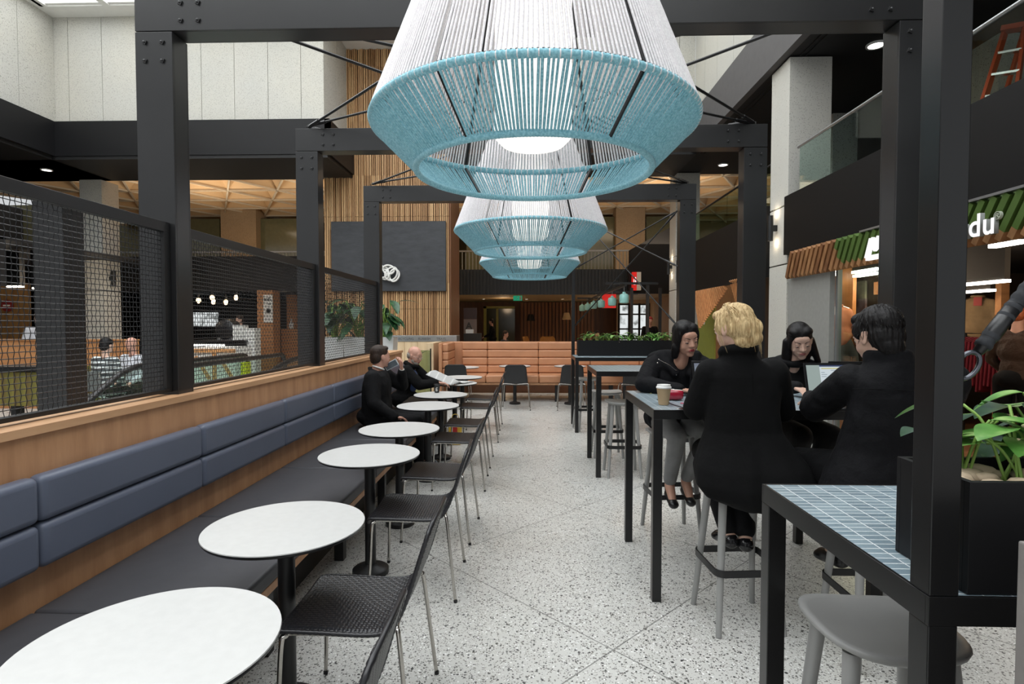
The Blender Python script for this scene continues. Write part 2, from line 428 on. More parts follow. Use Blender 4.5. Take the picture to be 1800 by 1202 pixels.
# upper floor slab, corrugated fascia and slat balustrade at the far side
fs = MB(); fs.box(-24, XR+8, 20.02, 30, 2.62, 3.3)
struct(fs, 'ceiling_lobby', plain('lobby_soffit', c(176, 150, 112), .7))
cg = MB(); x = -24
cg.box(-24, 3.9, 20, 20.03, 2.6, 3.5)
while x < 3.85:
    cg.box(x, x+.045, 19.95, 20.02, 2.6, 3.5); x += .12
struct(cg, 'trim_3', plain('corrugated_charcoal', c(52, 57, 62), .4, .2))
bl = thing('slat_balustrade', 'grey vertical slat balustrade above the charcoal corrugated band at the far side', 'balustrade', (0, 20.05, 3.5))
r_ = MB().box(-24, 3.9, 20.03, 20.1, 4.14, 4.19).build('rail', M_steel, bl)
s_ = MB(); x = -24
while x < 3.85:
    s_.box(x, x+.03, 20.04, 20.07, 3.5, 4.14); x += .125
s_.build('slats', plain('grey_slat', c(128, 130, 126), .5), bl)
# lobby walls
lw = MB(); x = -8
lw.box(-8, 6, 27, 27.2, 0, 2.7)
struct(lw, 'wall_lobby', M_walnut)
ls = MB(); x = -.35
while x < 3.2:
    ls.box(x, x+.12, 26.9, 27.0, 0, 2.6); x += .17
struct(ls, 'trim_4', wood('lobby_boards', c(110, 66, 30), c(160, 100, 50), 'Z', 3))
struct(MB().box(at(850, 560, Y=25).x, at(855, 560, Y=25).x, 25, 25.1, 0, 2.35).box(at(872, 560, Y=25).x, at(876, 560, Y=25).x, 25, 25.1, 0, 2.3).box(at(850, 560, Y=25).x, at(905, 560, Y=25).x, 25, 25.1, 2.25, 2.35), 'door_1', plain('olive_frame', c(122, 118, 46), .5))
struct(MB().box(at(852, 560, Y=25.2).x, at(905, 560, Y=25.2).x, 25.2, 25.22, 0, 2.3), 'window_3', plain('dark_olive_glass', c(52, 54, 30), .15, spec=.7))
# aggregate columns
def column(name, x0, x1, y0, y1, z1, z0=0):
    mb = MB(); zs = [z0, 2.33, 3.10, z1]
    for a, b in zip(zs[:-1], zs[1:]): mb.box(x0, x1, y0, y1, a+.008, b-.008)
    mb.box(x0+.02, x1-.02, y0+.02, y1-.02, z0, z1, 1)
    return struct(mb, name, [M_conc, M_dark], bevel=.006)
column('wall_right_column', XR, XR+.54, 7.39, 7.92, 4.99)
column('wall_right_column_far', XR, XR+.54, 12.9, 13.45, 4.99)
column('wall_left_column', at(141, 400, Y=12.9).x, at(180, 400, Y=12.9).x, 12.9, 13.45, 4.94)
# right hand fascia, floor of the gallery
struct(MB().box(XR-.05, XR+.02, .5, 7.38, 2.44, 3.19).box(XR+.02, XR+4.5, .5, 13, 2.5, 3.0).box(XR-.05, XR+.02, 7.93, 11.6, 2.2, 3.19), 'trim_5', plain('black_fascia', c(14, 13, 13), .6, 0, .04, 2, spec=.2))
struct(MB().box(7.4, 7.5, .5, 13, 3.0, 5.0), 'wall_gallery', plain('gallery_wall', c(120, 124, 118), .7))
struct(MB().box(5.6, 6.1, 6.9, 7.4, 3.0, 5.0).box(5.0, 5.4, 9.4, 9.9, 3.0, 5.0), 'wall_gallery_column', M_conc)
gb = thing('glass_balustrade', 'clear glass balustrade with dark handrail along the right gallery above the black fascia', 'balustrade', (XR, 4, 3.0))
for a, b in ((.8, 2.0), (2.02, 3.3), (3.32, 4.6), (4.62, 5.9), (5.92, 7.15)): MB().box(XR+.03, XR+.042, a, b, 3.0, 3.75).build('glass_pane', M_glass, gb)
MB().tube([(XR+.036, .8, 3.77), (XR+.036, 7.2, 3.77)], .018, 10).build('handrail', M_steel, gb, smooth=True)
gb = thing('glass_balustrade', 'clear glass balustrade beyond the concrete column with the wall light, right side', 'balustrade', (XR, 10, 3.0))
for a, b in ((8.0, 9.7), (9.72, 11.5)): MB().box(XR+.03, XR+.042, a, b, 3.0, 3.75).build('glass_pane', M_gglass, gb)
MB().tube([(XR+.036, 7.95, 3.77), (XR+.036, 11.5, 3.77)], .018, 8).build('handrail', M_blk2, gb, smooth=True)
# shop shell on the right
struct(MB().box(9, 9.2, 0, 12, 0, 2.5).box(XR+.1, 9, -.2, 0, 0, 2.5), 'wall_shop', plain('shop_back_wall', c(92, 74, 58), .8))
struct(MB().box(XR+.2, 9, 0, 12, 2.42, 2.49), 'ceiling_shop', plain('shop_ceiling', c(30, 28, 27), .8))
struct(MB().box(XR+.16, 9, 0, 12, .001, .012), 'floor_shop', wood('shop_floor', c(140, 96, 64), c(180, 130, 92), 'X', 3))
struct(MB().box(XR+.6, 9, 9.7, 9.8, 0, 2.4), 'wall_shop_divider', plain('divider', c(70, 60, 50), .8))
struct(MB().box(XR+.02, XR+.08, 6.38, 7.37, 0, 2.43), 'wall_shopfront', plain('grey_render', c(140, 140, 136), .7, 0, .05, 20))
struct(MB().box(XR+.1, XR+.11, 4.95, 6.33, .1, 2.3), 'window_4', M_glass)
struct(MB().box(XR+.08, XR+.13, 6.33, 6.375, 0, 2.4).box(XR+.08, XR+.13, 4.9, 4.945, 0, 2.4).box(XR+.085, XR+.12, 4.95, 6.33, .9, .96).box(XR+.085, XR+.12, 5.6, 5.62, 0, 2.4), 'trim_6', M_steel)
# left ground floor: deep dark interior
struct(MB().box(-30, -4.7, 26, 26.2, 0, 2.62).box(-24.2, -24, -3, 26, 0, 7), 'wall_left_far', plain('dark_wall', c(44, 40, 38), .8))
struct(MB().box(-24, -4.8, 16, 26, 2.62, 2.7).box(-24, -4.8, 15.9, 16, 2.5, 3.5).box(-24, -9.3, 9.6, 9.72, 2.22, 3.1).box(-24, -9.3, 9.6, 16, 3.05, 3.1), 'ceiling_cafe', plain('dark_bulkhead', c(26, 25, 26), .6))
# ================================================================ STEEL PORTAL FRAMES
GX0, GX1, GB, GT, CW, CD = -1.95, 1.96, 3.145, 3.352, .207, .14
def bolt(mb, x, y, z): mb.obox((x, y-.004, z), (.022, .01, .022), Mx.Rotation(.4, 3, 'Y')); mb.ell((x, y-.009, z), (.008, .006, .008), n=8)
def portal(y, label):
    t = thing('portal_frame', label, 'steel frame', (0.005, y, 0), 0, 'steel portal frames over the seating')
    for s, x0, x1 in ((-1, GX0-CW, GX0), (1, GX1, GX1+CW)):
        m = MB().box(x0, x1, y, y+.012, 0, GB-.003).box(x0, x1, y+CD-.012, y+CD, 0, GB-.003)
        xi = x1 if s < 0 else x0
        m.box(x1-.012 if s < 0 else x0, x1 if s < 0 else x0+.012, y+.012, y+CD-.012, 0, GB-.003)
        xo = x0 if s < 0 else x1
        m.box(x0 if s < 0 else x1-.012, x0+.012 if s < 0 else x1, y+.012, y+CD-.012, 0, GB-.003)
        m.build('column', M_black, t, bevel=.002)
        for dx in (.055, CW-.055):
            for dz in (.06, .16, -.055, -.15):
                b = MB(); bolt(b, x0+dx if dz > 0 else (GX0+.05+(dx-.055) if s < 0 else GX1-.05-(dx-.055)), y, GB-dz)
                b.build('bolt', M_black, t)
    m = MB().box(GX0-CW, GX1+CW, y, y+.012, GB+.002, GT).box(GX0-CW, GX1+CW, y+CD-.012, y+CD, GB+.002, GT)
    m.box(GX0-CW, GX1+CW, y+.012, y+CD-.012, GB+.002, GB+.014).box(GX0-CW, GX1+CW, y+.012, y+CD-.012, GT-.012, GT).box(GX0-CW, GX0-CW+.012, y+.012, y+CD-.012, GB+.014, GT-.012).box(GX1+CW-.012, GX1+CW, y+.012, y+CD-.012, GB+.014, GT-.012)
    m.build('beam', M_black, t, bevel=.002)
    for x in (GX0-.1, GX1+.1):
        e = MB().tube([(x-.02, y+.05, GT), (x-.02, y+.05, GT+.035), (x+.02, y+.05, GT+.035), (x+.02, y+.05, GT)], .005, 6); e.build('cable_eye', M_blk2, t)
    return t
PY = [3.05, 5.165, 7.3]
portal(PY[0], 'dark steel portal frame nearest the viewer, its beam crossing the top of the picture')
portal(PY[1], 'dark steel portal frame second from the viewer, behind the large rope lamp')
portal(PY[2], 'dark steel portal frame farthest from the viewer, smallest of the three')
def cable(a, b, label, r=.011, group='black bracing cables', name='bracing_cable', ends=True):
    a, b = V(a), V(b); d = (b-a).normalized()
    t = thing(name, label, 'cable', a, 0, group)
    MB().tube([a, b], r, 8).build('cable', M_blk2, t, smooth=True)
    if ends:
        for p, q in ((a+d*.05, a+d*.22), (b-d*.05, b-d*.22)): MB().tube([p, q], r*1.5, 8).build('sleeve', M_blkplastic, t, smooth=True)
    return t
for i, nm in ((0, 'first and second'), (1, 'second and third')):
    y0, y1 = PY[i]+.05, PY[i+1]+.05; z = GT+.03
    for s, sd_ in ((-1, 'left'), (1, 'right')):
        xa = GX0-.1 if s < 0 else GX1+.1; xb = GX1+.1 if s < 0 else GX0-.1
        cable((xa, y0, z+.012*s), (xb, y1, z+.012*s), 'black cable, full diagonal from near %s corner between %s frames' % (sd_, nm))
        cable((xa, y0, z), (0, y1, z), 'black cable, near %s corner to far beam middle, between %s frames' % (sd_, nm))
        cable((xa, y1, z), (0, y0, z), 'black cable, far %s corner to near beam middle, between %s frames' % (sd_, nm))

# ================================================================ MESH SCREENS
def mesh_screen(y0, y1, label):
    x = -2.0; z0, z1 = 1.165, 2.1
    t = thing('mesh_screen', label, 'screen', (x, (y0+y1)/2, 1.16), 0, 'woven wire mesh screens on the oak backrest')
    f = MB().box(x-.02, x+.02, y0, y1, z1-.055, z1).box(x-.02, x+.02, y0, y1, z0, z0+.02)
    f.box(x-.02, x+.02, y0, y0+.05, z0+.02, z1-.055).box(x-.02, x+.02, y1-.05, y1, z0+.02, z1-.055)
    f.build('frame', M_blk2, t, bevel=.002)
    p = .0245; r = .0019; a = .0030; m = MB()
    ny = int((y1-y0-.1)/p); nz = int((z1-z0-.075)/p)
    yy0, zz0 = y0+.05, z0+.02
    for j in range(ny+1):
        yc = yy0+j*(y1-y0-.1)/ny; pts = []; st = nz*2
        for k in range(st+1):
            z = zz0+(z1-z0-.075)*k/st; ph = math.pi*k/2+math.pi*(j % 2)
            pts.append((x+a*math.cos(ph), yc, z))
        m.tube(pts, r, 4, cap=False)
    for k in range(nz+1):
        zc = zz0+k*(z1-z0-.075)/nz; pts = []; st = ny*2
        for j in range(st+1):
            y = yy0+(y1-y0-.1)*j/st; ph = math.pi*j/2+math.pi*(k % 2)
            pts.append((x-.0012*math.cos(ph), y, zc))
        m.tube(pts, r, 4, cap=False)
    m.build('wire_mesh', plain('mesh_wire', c(44, 44, 46), .35, .3), t, smooth='all')
mesh_screen(.98, 3.045, 'largest woven wire mesh screen, nearest the viewer at the left edge')
mesh_screen(3.2, 5.16, 'woven wire mesh screen in the middle, between the first and second steel frames')
mesh_screen(5.31, 7.295, 'farthest woven wire mesh screen, in front of the potted plants')

# ================================================================ LONG BENCH
t = thing('bench', 'long oak bench with navy vinyl back pads and charcoal seat pads along the left', 'bench', (-1.6, 4.2, 0))
Y0, Y1 = -.2, 8.35
MB().box(-1.944, -1.9, Y0, Y1, 0, 1.115).build('back_panel', M_oak, t, bevel=.003)
for a, b in ((Y0, 3.04), (3.2, 5.155), (5.315, 7.29), (7.45, Y1)): MB().box(-2.14, -1.946, a, b, 0, 1.115).build('rear_panel', M_oak, t, bevel=.003)
m = MB().box(-1.946, -1.885, Y0, Y1+.01, 1.117, 1.15)
for a, b in ((Y0, 3.04), (3.2, 5.155), (5.315, 7.29), (7.45, Y1+.01)): m.box(-2.14, -1.946, a, b, 1.117, 1.15)
m.build('oak_capping', M_oakcap, t)
MB().box(-1.9, -1.155, Y0, Y1, .33, .372).build('seat_base', M_oak, t, bevel=.003)
MB().box(-1.9, -1.35, Y0, Y1, .0, .33).build('plinth', M_blk2, t)
for y in [a*1.05+.4 for a in range(0, 8)]:
    MB().box(-1.26, -1.2, y, y+.06, 0, .33).build('leg', M_blk2, t)
def pad(x0, x1, y0, y1, z0, z1, r, ax):
    """puffed upholstered pad: a rounded slab whose faces swell a little"""
    mb = MB(); n = 10; q = 8
    def prof(u): return max(0, 1-(abs(2*u-1))**6)**.5
    # body
    mb.box(x0, x1, y0, y1, z0, z1); return mb
ys = [Y0+.02]+[y for y in (.98, 2.03, 3.08, 4.15, 5.2, 6.25, 7.3)]+[Y1-.02]
for a, b in zip(ys[:-1], ys[1:]):
    MB().box(-1.9, -1.83, a+.002, b-.002, .79, .968).build('back_pad', M_navy, t, smooth=True, bevel=.028)
    MB().box(-1.9, -1.83, a+.002, b-.002, .612, .787).build('back_pad', M_navy, t, smooth=True, bevel=.028)
    MB().box(-1.885, -1.145, a+.0015, b-.0015, .374, .452).build('seat_pad', M_seat, t, smooth=True, bevel=.018)
for o in t.children:
    for md in o.modifiers:
        if 'pad' in o.name: md.segments = 5

# ================================================================ ROUND TABLES
def round_table(loc, label, h=.74, r=.305):
    t = thing('round_table', label, 'table', loc, 0, 'white round cafe tables')
    x, y = loc[0], loc[1]
    MB().lathe([(r-.004, h-.0035), (r, h-.0035), (r-.001, h), (0.001, h)], (x, y, 0), 72).build('tabletop', plain('white_laminate', c(197, 197, 195), .38, 0, .025, 30), t, smooth=True)
    MB().lathe([(.001, h-.017), (r-.008, h-.017), (r-.003, h-.014), (r+.0006, h-.005), (r+.0006, h-.0036), (.001, h-.0035)], (x, y, 0), 72).build('table_edge', M_blkplastic, t, smooth=True)
    MB().lathe([(.033, .045), (.033, h-.03), (.1, h-.026), (.1, h-.016)], (x, y, 0), 28).build('column', M_blk2, t, smooth=True)
    MB().lathe([(.001, 0), (.11, 0), (.11, .028), (.1, .036), (.05, .044), (.034, .06), (.001, .06)], (x, y, 0), 36).build('base', M_blk2, t, smooth=True)
    return t
TY = [1.345, 2.175, 3.39, 4.23, 5.46, 6.32, 7.57, 8.43]
lab = ['white round table nearest the viewer, cut by the bottom edge', 'second white round table from the viewer, with empty top', 'third white round table from the viewer, beside the grey bench seat',
       'fourth white round table from the viewer, in front of the man in the suit', 'white round table holding nothing, level with the suited man\'s knees',
       'white round table with the black takeaway cup on it', 'white round table under the open newspaper', 'farthest white round table of the bench row, beyond the newspaper']
t0 = round_table((0, 0, 0), lab[0])
TX = [-.945, -.965, -.975, -.985, -.985, -.995, -1.0, -1.0]
for i, y in enumerate(TY):
    if i == 0: t0.location = (TX[0], y, 0)
    else: dup(t0, (TX[i], y, 0), 0, lab[i])
# tables in front of the tan banquette
for i, px in enumerate((808, 905, 1002, 1098)):
    p = at(px, 641, Y=10.75 if i else 10.4)
    dup(t0, (p.x+(.06 if i == 0 else 0), p.y, 0), 0, ['white round table at the left end of the tan banquette', 'white round table before the tan banquette, second from its left end', 'white round table before the tan banquette, beside the tall black post', 'white round table before the tan banquette, rightmost, behind the tiled tables'][i], 'white tables at the tan banquette')

# ================================================================ WOVEN CHAIRS
def catmull(P, n):
    out = []; P = [V(p) for p in P]; Q = [P[0]*2-P[1]]+P+[P[-1]*2-P[-2]]
    for i in range(1, len(Q)-2):
        for k in range(n):
            t = k/n; a, b, cc, d = Q[i-1], Q[i], Q[i+1], Q[i+2]
            out.append(.5*((2*b)+(cc-a)*t+(2*a-5*b+4*cc-d)*t*t+(3*b-a-3*cc+d)*t*t*t))
    out.append(P[-1]); return out
def resample(P, ds):
    L = [0]
    for a, b in zip(P[:-1], P[1:]): L.append(L[-1]+(b-a).length)
    n = max(2, int(L[-1]/ds)); out = []; j = 0
    for i in range(n+1):
        s = L[-1]*i/n
        while j < len(L)-2 and L[j+1] < s: j += 1
        f = (s-L[j])/max(1e-9, L[j+1]-L[j]); out.append(P[j].lerp(P[j+1], min(1, max(0, f))))
    return out
def chair(label, weave=True, group='woven black chairs along the round tables'):
    """faces +x locally"""
    t = thing('cafe_chair', label, 'chair', (0, 0, 0), 0, group)
    prof = catmull([(.225, 0, .425), (.22, 0, .446), (.19, 0, .455), (.06, 0, .452), (-.1, 0, .446), (-.175, 0, .458), (-.215, 0, .50), (-.25, 0, .58), (-.285, 0, .69), (-.32, 0, .80), (-.33, 0, .825)], 12)
    cell = .0145; sub = 4
    P = resample(prof, cell/sub if weave else .02); n = len(P)-1
    tot = sum((a-b).length for a, b in zip(P[:-1], P[1:]))
    def hw(s):     # half width along the profile
        if s < .06: return .2+.02*(s/.06)**.5
        if s < .46: return .22
        f = (s-.46)/(tot-.46); e = max(0, f-.86)/.14
        return .22-.035*f-.05*e*e
    nu = (int(.44/cell)*sub) if weave else 12
    top = []; bot = []; s = 0
    for i, p in enumerate(P):
        if i: s += (P[i]-P[i-1]).length
        d = (P[min(i+1, n)]-P[max(i-1, 0)]).normalized(); nrm = V((d.z, 0, -d.x))
        w_ = hw(s); a_, b_ = [], []
        for j in range(nu+1):
            u = 2*j/nu-1; h = 0
            if weave:
                ci, cj = i//sub, j//sub; fi, fj = (i % sub)/sub, (j % sub)/sub
                par = (ci+cj) % 2
                h = .0042*(math.sin(math.pi*(fi+.13)) if par else math.sin(math.pi*(fj+.13)))-.002
            dish = -.006*(1-u*u)
            edge = -.007*max(0, abs(u)-.92)/.08
            q = V((p.x, u*w_, p.z))
            a_.append(q+nrm*(h+dish+edge+.006)); b_.append(q+nrm*(dish-h*.8-.006))
        top.append(a_); bot.append(b_)
    m = MB(); N = nu+1
    m.rings(top, 0, False, False, False)
    m.rings([list(r) for r in bot], 0, False, False, False)
    k = len(top)*N
    m.f = [f if f[0] < k else f[::-1] for f in m.f]
    for i in range(len(top)-1):
        m.f += [(i*N, (i+1)*N, k+(i+1)*N, k+i*N), (i*N+nu, k+i*N+nu, k+(i+1)*N+nu, (i+1)*N+nu)]; m.m += [0, 0]
    for j in range(nu):
        e = (len(top)-1)*N
        m.f += [(j, k+j, k+j+1, j+1), (e+j, e+j+1, k+e+j+1, k+e+j)]; m.m += [0, 0]
    # rolled rim along the outline
    sh = m.build('woven_shell' if weave else 'shell', M_weave if weave else plain('black_laminate', c(34, 35, 38), .4), t, smooth='all')
    if weave:
        rim = MB(); line = []
        for sgn in (1, -1):
            idx = range(0, len(top), 2) if sgn > 0 else range(len(top)-1, -1, -2)
            for i in idx: line.append((top[i][nu if sgn > 0 else 0]+bot[i][nu if sgn > 0 else 0])/2)
        rim.tube(line, [.0085+.0012*math.sin(i*2.2) for i in range(len(line))], 8, closed=True)
        rim.build('woven_rim', M_weave, t, smooth='all')
    r = .0085
    z = .438
    for s_ in (1, -1):
        y = s_*.205
        MB().tube(catmull([(.215, s_*.25, 0), (.205, s_*.236, .2), (.198, s_*.222, .4), (.185, s_*.212, z-.008), (.15, y, z), (-.1, y, z-.004), (-.17, s_*.2, z+.002)], 5), r, 10).build('front_leg', M_chrome, t, smooth='all'); fl1 = LAST()
        MB().tube(catmull([(-.275, s_*.262, 0), (-.25, s_*.248, .22), (-.225, s_*.232, .44), (-.217, s_*.222, .468), (-.212, s_*.19, .474), (-.2, 0, .468 if weave else .46)], 5), r, 10).build('rear_leg', M_chrome, t, smooth='all'); fl2 = LAST()
        MB().cyl((.215, s_*.25, 0), .0105, .012, 10).build('foot_cap', M_blkplastic, fl1); MB().cyl((-.275, s_*.262, 0), .0105, .012, 10).build('foot_cap', M_blkplastic, fl2)
    return t
M_weave = plain('woven_resin', c(36, 36, 39), .3, 0, .08, 40)
cl = ['woven black chair cut by the bottom edge, nearest the viewer', 'woven black chair at the second round table, its whole seat in view', 'woven black chair at the third round table from the viewer',
      'woven black chair at the fourth round table from the viewer', 'woven black chair at the fifth round table, opposite the suited man', 'woven black chair at the table with the black cup',
      'woven black chair across from the man reading the newspaper', 'farthest woven black chair of the row by the bench']
ch0 = chair(cl[0])
CY = [1.33, 2.14, 3.29, 4.11, 5.34, 6.18, 7.46, 8.3]
for i, y in enumerate(CY):
    rz = math.pi+[.0, .0, .02, -.03, .02, 0, .04, -.02][i]
    if i == 0: ch0.location = (-.665, y, 0); ch0.rotation_euler = (0, 0, rz)
    else: dup(ch0, (-.672-.004*(i % 3), y, 0), rz, cl[i])
fl_ = ['smooth black chair with its back to the viewer, left end of the tan banquette', 'smooth black chair with its back to the viewer, centre, before the tan banquette', 'smooth black chair behind the tall black post, before the tan banquette', 'smooth black chair before the tan banquette, half hidden by the tiled tables']
fc0 = chair(fl_[0], False, 'smooth black chairs at the tan banquette')
for i, px in enumerate((804, 907, 1004, 1112)):
    p = at(px, 650, Y=10.2)
    if i == 0: fc0.location = (p.x, 10.22, 0); fc0.rotation_euler = (0, 0, math.pi/2)
    else: dup(fc0, (p.x, 10.2, 0), math.pi/2, fl_[i])

# ================================================================ TILED HIGH TABLES
def tile_table(x0, x1, y0, y1, label, post=None, h=1.07):
    t = thing('high_table', label, 'table', ((x0+x1)/2, (y0+y1)/2, 0), 0, 'blue tiled high tables')
    w_ = .05
    MB().box(x0+.008, x1-.008, y0+.008, y1-.008, h-.03, h).build('tiled_top', M_tile, t)
    f = MB()
    f.box(x0, x1, y0, y0+.008, h-w_, h+.001).box(x0, x1, y1-.008, y1, h-w_, h+.001).box(x0, x0+.008, y0+.008, y1-.008, h-w_, h+.001).box(x1-.008, x1, y0+.008, y1-.008, h-w_, h+.001)
    f.box(x0+.008, x1-.008, y0+.008, y1-.008, h-w_, h-.031)
    f.build('frame', M_blk3, t, bevel=.0008)
    for x in (x0, x1-w_):
        for y in (y0, y1-w_):
            MB().box(x, x+w_, y, y+w_, 0, h-w_).build('leg', M_blk3, t, bevel=.002)
    return t
XT0, XT1 = .69, 1.93
tile_table(XT0, XT1, .965, 1.65, 'blue tiled high table nearest the viewer, with a stool under it')
tile_table(XT0, XT1, 3.065, 3.97, 'blue tiled high table where four people sit with laptops')
tile_table(XT0-.005, XT1, 5.575, 6.45, 'blue tiled high table behind the dark haired woman, third from the viewer')
tile_table(XT0-.02, XT1, 7.9, 8.65, 'farthest blue tiled high table, in front of the long black planter')
# posts rising from the outer tables, with bracing
MB().box(.692, .742, .967, 1.017, 1.071, 3.6).solo('steel_post', M_blk3, 'thick black square post rising from the nearest tiled table at the right', 'post', bevel=.002)
MB().box(.672, .722, 8.6, 8.65, 1.071, 3.3).solo('steel_post', M_blk3, 'slim black post standing at the farthest tiled table, beside the tan banquette', 'post', bevel=.002)
pa = V((.697, 8.62, 0)); 
def lv(px, py, Y): return at(px, py, Y=Y)
c1 = V((1.95, 7.39, 3.02)); c2 = V((.724, 8.63, 2.40)); c3 = V((.724, 8.61, 1.52)); c4 = V((1.95, 7.37, 1.53)); c5 = V((1.95, 7.35, 2.295)); c6 = V((.724, 8.60, 3.25)); c7 = V((.724, 8.64, 3.20))
cable(c1, c2, 'thin black cable from the third frame down to the middle of the slim post', .009)
cable(c1, c3, 'thin black cable from the third frame down to the foot of the slim post', .009)
cable(c6, c4, 'thin black cable ending in a hook beside the dark haired woman', .009)
cable(c7, c5, 'thin black cable crossing above the turquoise pendants towards the wall light', .009)
# rope with carabiner at the near post
a = at(1693, 652, Y=.985); b = at(1830, 478, Y=.985); b = a+(b-a)*((1.876-a.x)/(b.x-a.x))
MB().box(1.88, 1.93, .967, 1.017, 1.071, 3.6).solo('steel_post', M_blk3, 'black square post at the right corner of the nearest tiled table', 'post', bevel=.002)
t = thing('bracing_cable', 'thick black braided cable hooked to the near post at the right edge', 'cable', a)
d = (b-a).normalized(); e = a+d*.052
m = MB(); NK = int((b-e).length/.006); pts = [e+d*(k*.006) for k in range(NK)]
m.tube(pts, [.0125+.0012*math.sin(k*1.9) for k in range(NK)], 12); m.build('braided_cable', plain('braid', c(40, 42, 46), .8, 0, .35, 90), t, smooth='all')
m = MB().tube([e-d*.012, e+d*.03, e+d*.09], [.008, .0135, .0125], 12); m.build('heat_shrink', M_blkplastic, t, smooth='all')
x = d.cross(V((0, 1, 0))).normalized(); cen = a+d*.012
MB().tube([cen+d*(.026*math.cos(k*math.pi/12))+x*(.017*math.sin(k*math.pi/12)) for k in range(24)], .0042, 8, closed=True).build('carabiner', plain('dark_zinc', c(96, 98, 104), .25, .9), t, smooth='all')

# ================================================================ STOOLS
def stool(label):
    t = thing('bar_stool', label, 'stool', (0, 0, 0), 0, 'grey bar stools')
    n = 28; sz = .755
    def out(a):   # rounded trapezoid outline, wide towards +y (front)
        ca, sa = math.cos(a), math.sin(a); e = 2/3.2
        x = abs(ca)**e*math.copysign(1, ca); y = abs(sa)**e*math.copysign(1, sa)
        return x*(.172+.010*y), y*.160
    def zz(x, y): return sz+.055*(abs(x)/.19)**2.2*.38+.012*(y/.165)**2-.012
    rs = []
    for k in range(1, 9):
        f = k/8; rs.append([V((out(2*math.pi*j/n)[0]*f, out(2*math.pi*j/n)[1]*f, 0)) for j in range(n)])
    top = [[V((p.x, p.y, zz(p.x, p.y))) for p in r] for r in rs]
    mid = [[V((p.x*1.02, p.y*1.02, zz(p.x, p.y)-.006)) for p in rs[-1]]]
    bot = [[V((p.x*(.99 if i == 0 else 1), p.y, zz(p.x, p.y)-.016-.014*(1-(7-i)/7*0)*(1 if i else 0)*max(0,1-abs(p.x)/.2)**.5)) for p in r] for i, r in enumerate(rs[::-1])]
    MB().rings(top+mid+bot, 0, True).build('seat', M_grey, t, smooth='all')
    for sx in (-1, 1):
        for sy in (-1, 1):
            MB().tube([(sx*.115, sy*.085, sz-.03), (sx*.165, sy*.165, 0)], [.021, .0145], 14).build('leg', M_grey, t, smooth=True)
    k = .31; X, Y = .115+.05*(1-k/.725), .085+.08*(1-k/.725)
    X += .012; Y += .012; pts = []
    for (cx, cy, a0) in ((X-.03, Y-.03, 0), (-X+.03, Y-.03, 90), (-X+.03, -Y+.03, 180), (X-.03, -Y+.03, 270)):
        for q in range(6): a = R(a0+q*18); pts.append((cx+.045*math.cos(a), cy+.045*math.sin(a), k))
    m = MB(); rs = []
    N = len(pts)
    for i, p in enumerate(pts):
        p = V(p); dd = (V(pts[(i+1) % N])-V(pts[i-1])).normalized(); nn = V((dd.y, -dd.x, 0))
        rs.append([p+nn*.004+V((0, 0, .017)), p+nn*.004-V((0, 0, .017)), p-nn*.004-V((0, 0, .017)), p-nn*.004+V((0, 0, .017))])
    m.rings(rs, closed=True); m.build('foot_ring', M_blk2, t, smooth=True)
    return t
s0 = stool('grey bar stool under the nearest tiled table, largest in view')
s0.location = (.925, 1.465, 0); s0.rotation_euler = (0, 0, -.05)
ST = [((1.09, 2.9, 0), .08, 'grey bar stool under the blonde woman in the long black coat'), ((1.62, 2.62, 0), 0, 'grey bar stool under the man in the black jacket'),
      ((1.06, 4.12, 0), .1, 'grey bar stool under the dark haired woman with grey jeans'), ((1.78, 4.15, 0), 0, 'grey bar stool under the long haired woman behind the laptop'),
      ((.97, 5.72, 0), 0, 'grey bar stool in front of the third tiled table'), ((.93, 6.55, 0), 0, 'grey bar stool behind the third tiled table'), ((.87, 8.18, 0), .2, 'grey bar stool under the farthest tiled table')]
for p, rz, l_ in ST: dup(s0, p, rz, l_)

# ================================================================ PLANTERS ON TABLES
def leaf(m, base, dirv, up, L, W, mi=0, droop=.35, fold=.18):
    d = V(dirv).normalized(); s = d.cross(V(up)).normalized(); u = s.cross(d)
    n = 11; rows = []
    for i in range(n+1):
        t = i/n; w_ = W*(math.sin(math.pi*min(1, t**.75)))**.8*(1 if t < .5 else (1-(t-.5)*.25)); 
        if i == n: w_ = .0005
        if i == 0: w_ = .001
        p = V(base)+d*(L*t)+u*(-droop*L*t*t)
        rows.append([p-s*w_+u*(fold*w_), p-s*w_*.5+u*fold*w_*.35, p, p+s*w_*.5+u*fold*w_*.35, p+s*w_+u*(fold*w_)])
    m.rings(rows, mi, False, False, False)
def leafmat(name, c1, c2, c3):
    t = NT(name, rough=.36, spec=.5); g = t.coord('World'); f = t.noise(g, 14, 3)
    t.color(t.ramp(f, [(.3, c1), (.55, c2), (.75, c3)])); t.b.inputs['Subsurface Weight'].default_value = 0
    return t.m
M_leaf = leafmat('pothos_leaf', c(58, 104, 44), c(92, 146, 64), c(178, 204, 130))
M_leafd = leafmat('dark_leaf', c(24, 54, 34), c(44, 84, 52), c(74, 112, 66))
M_stem = plain('green_stem', c(130, 166, 78), .5)
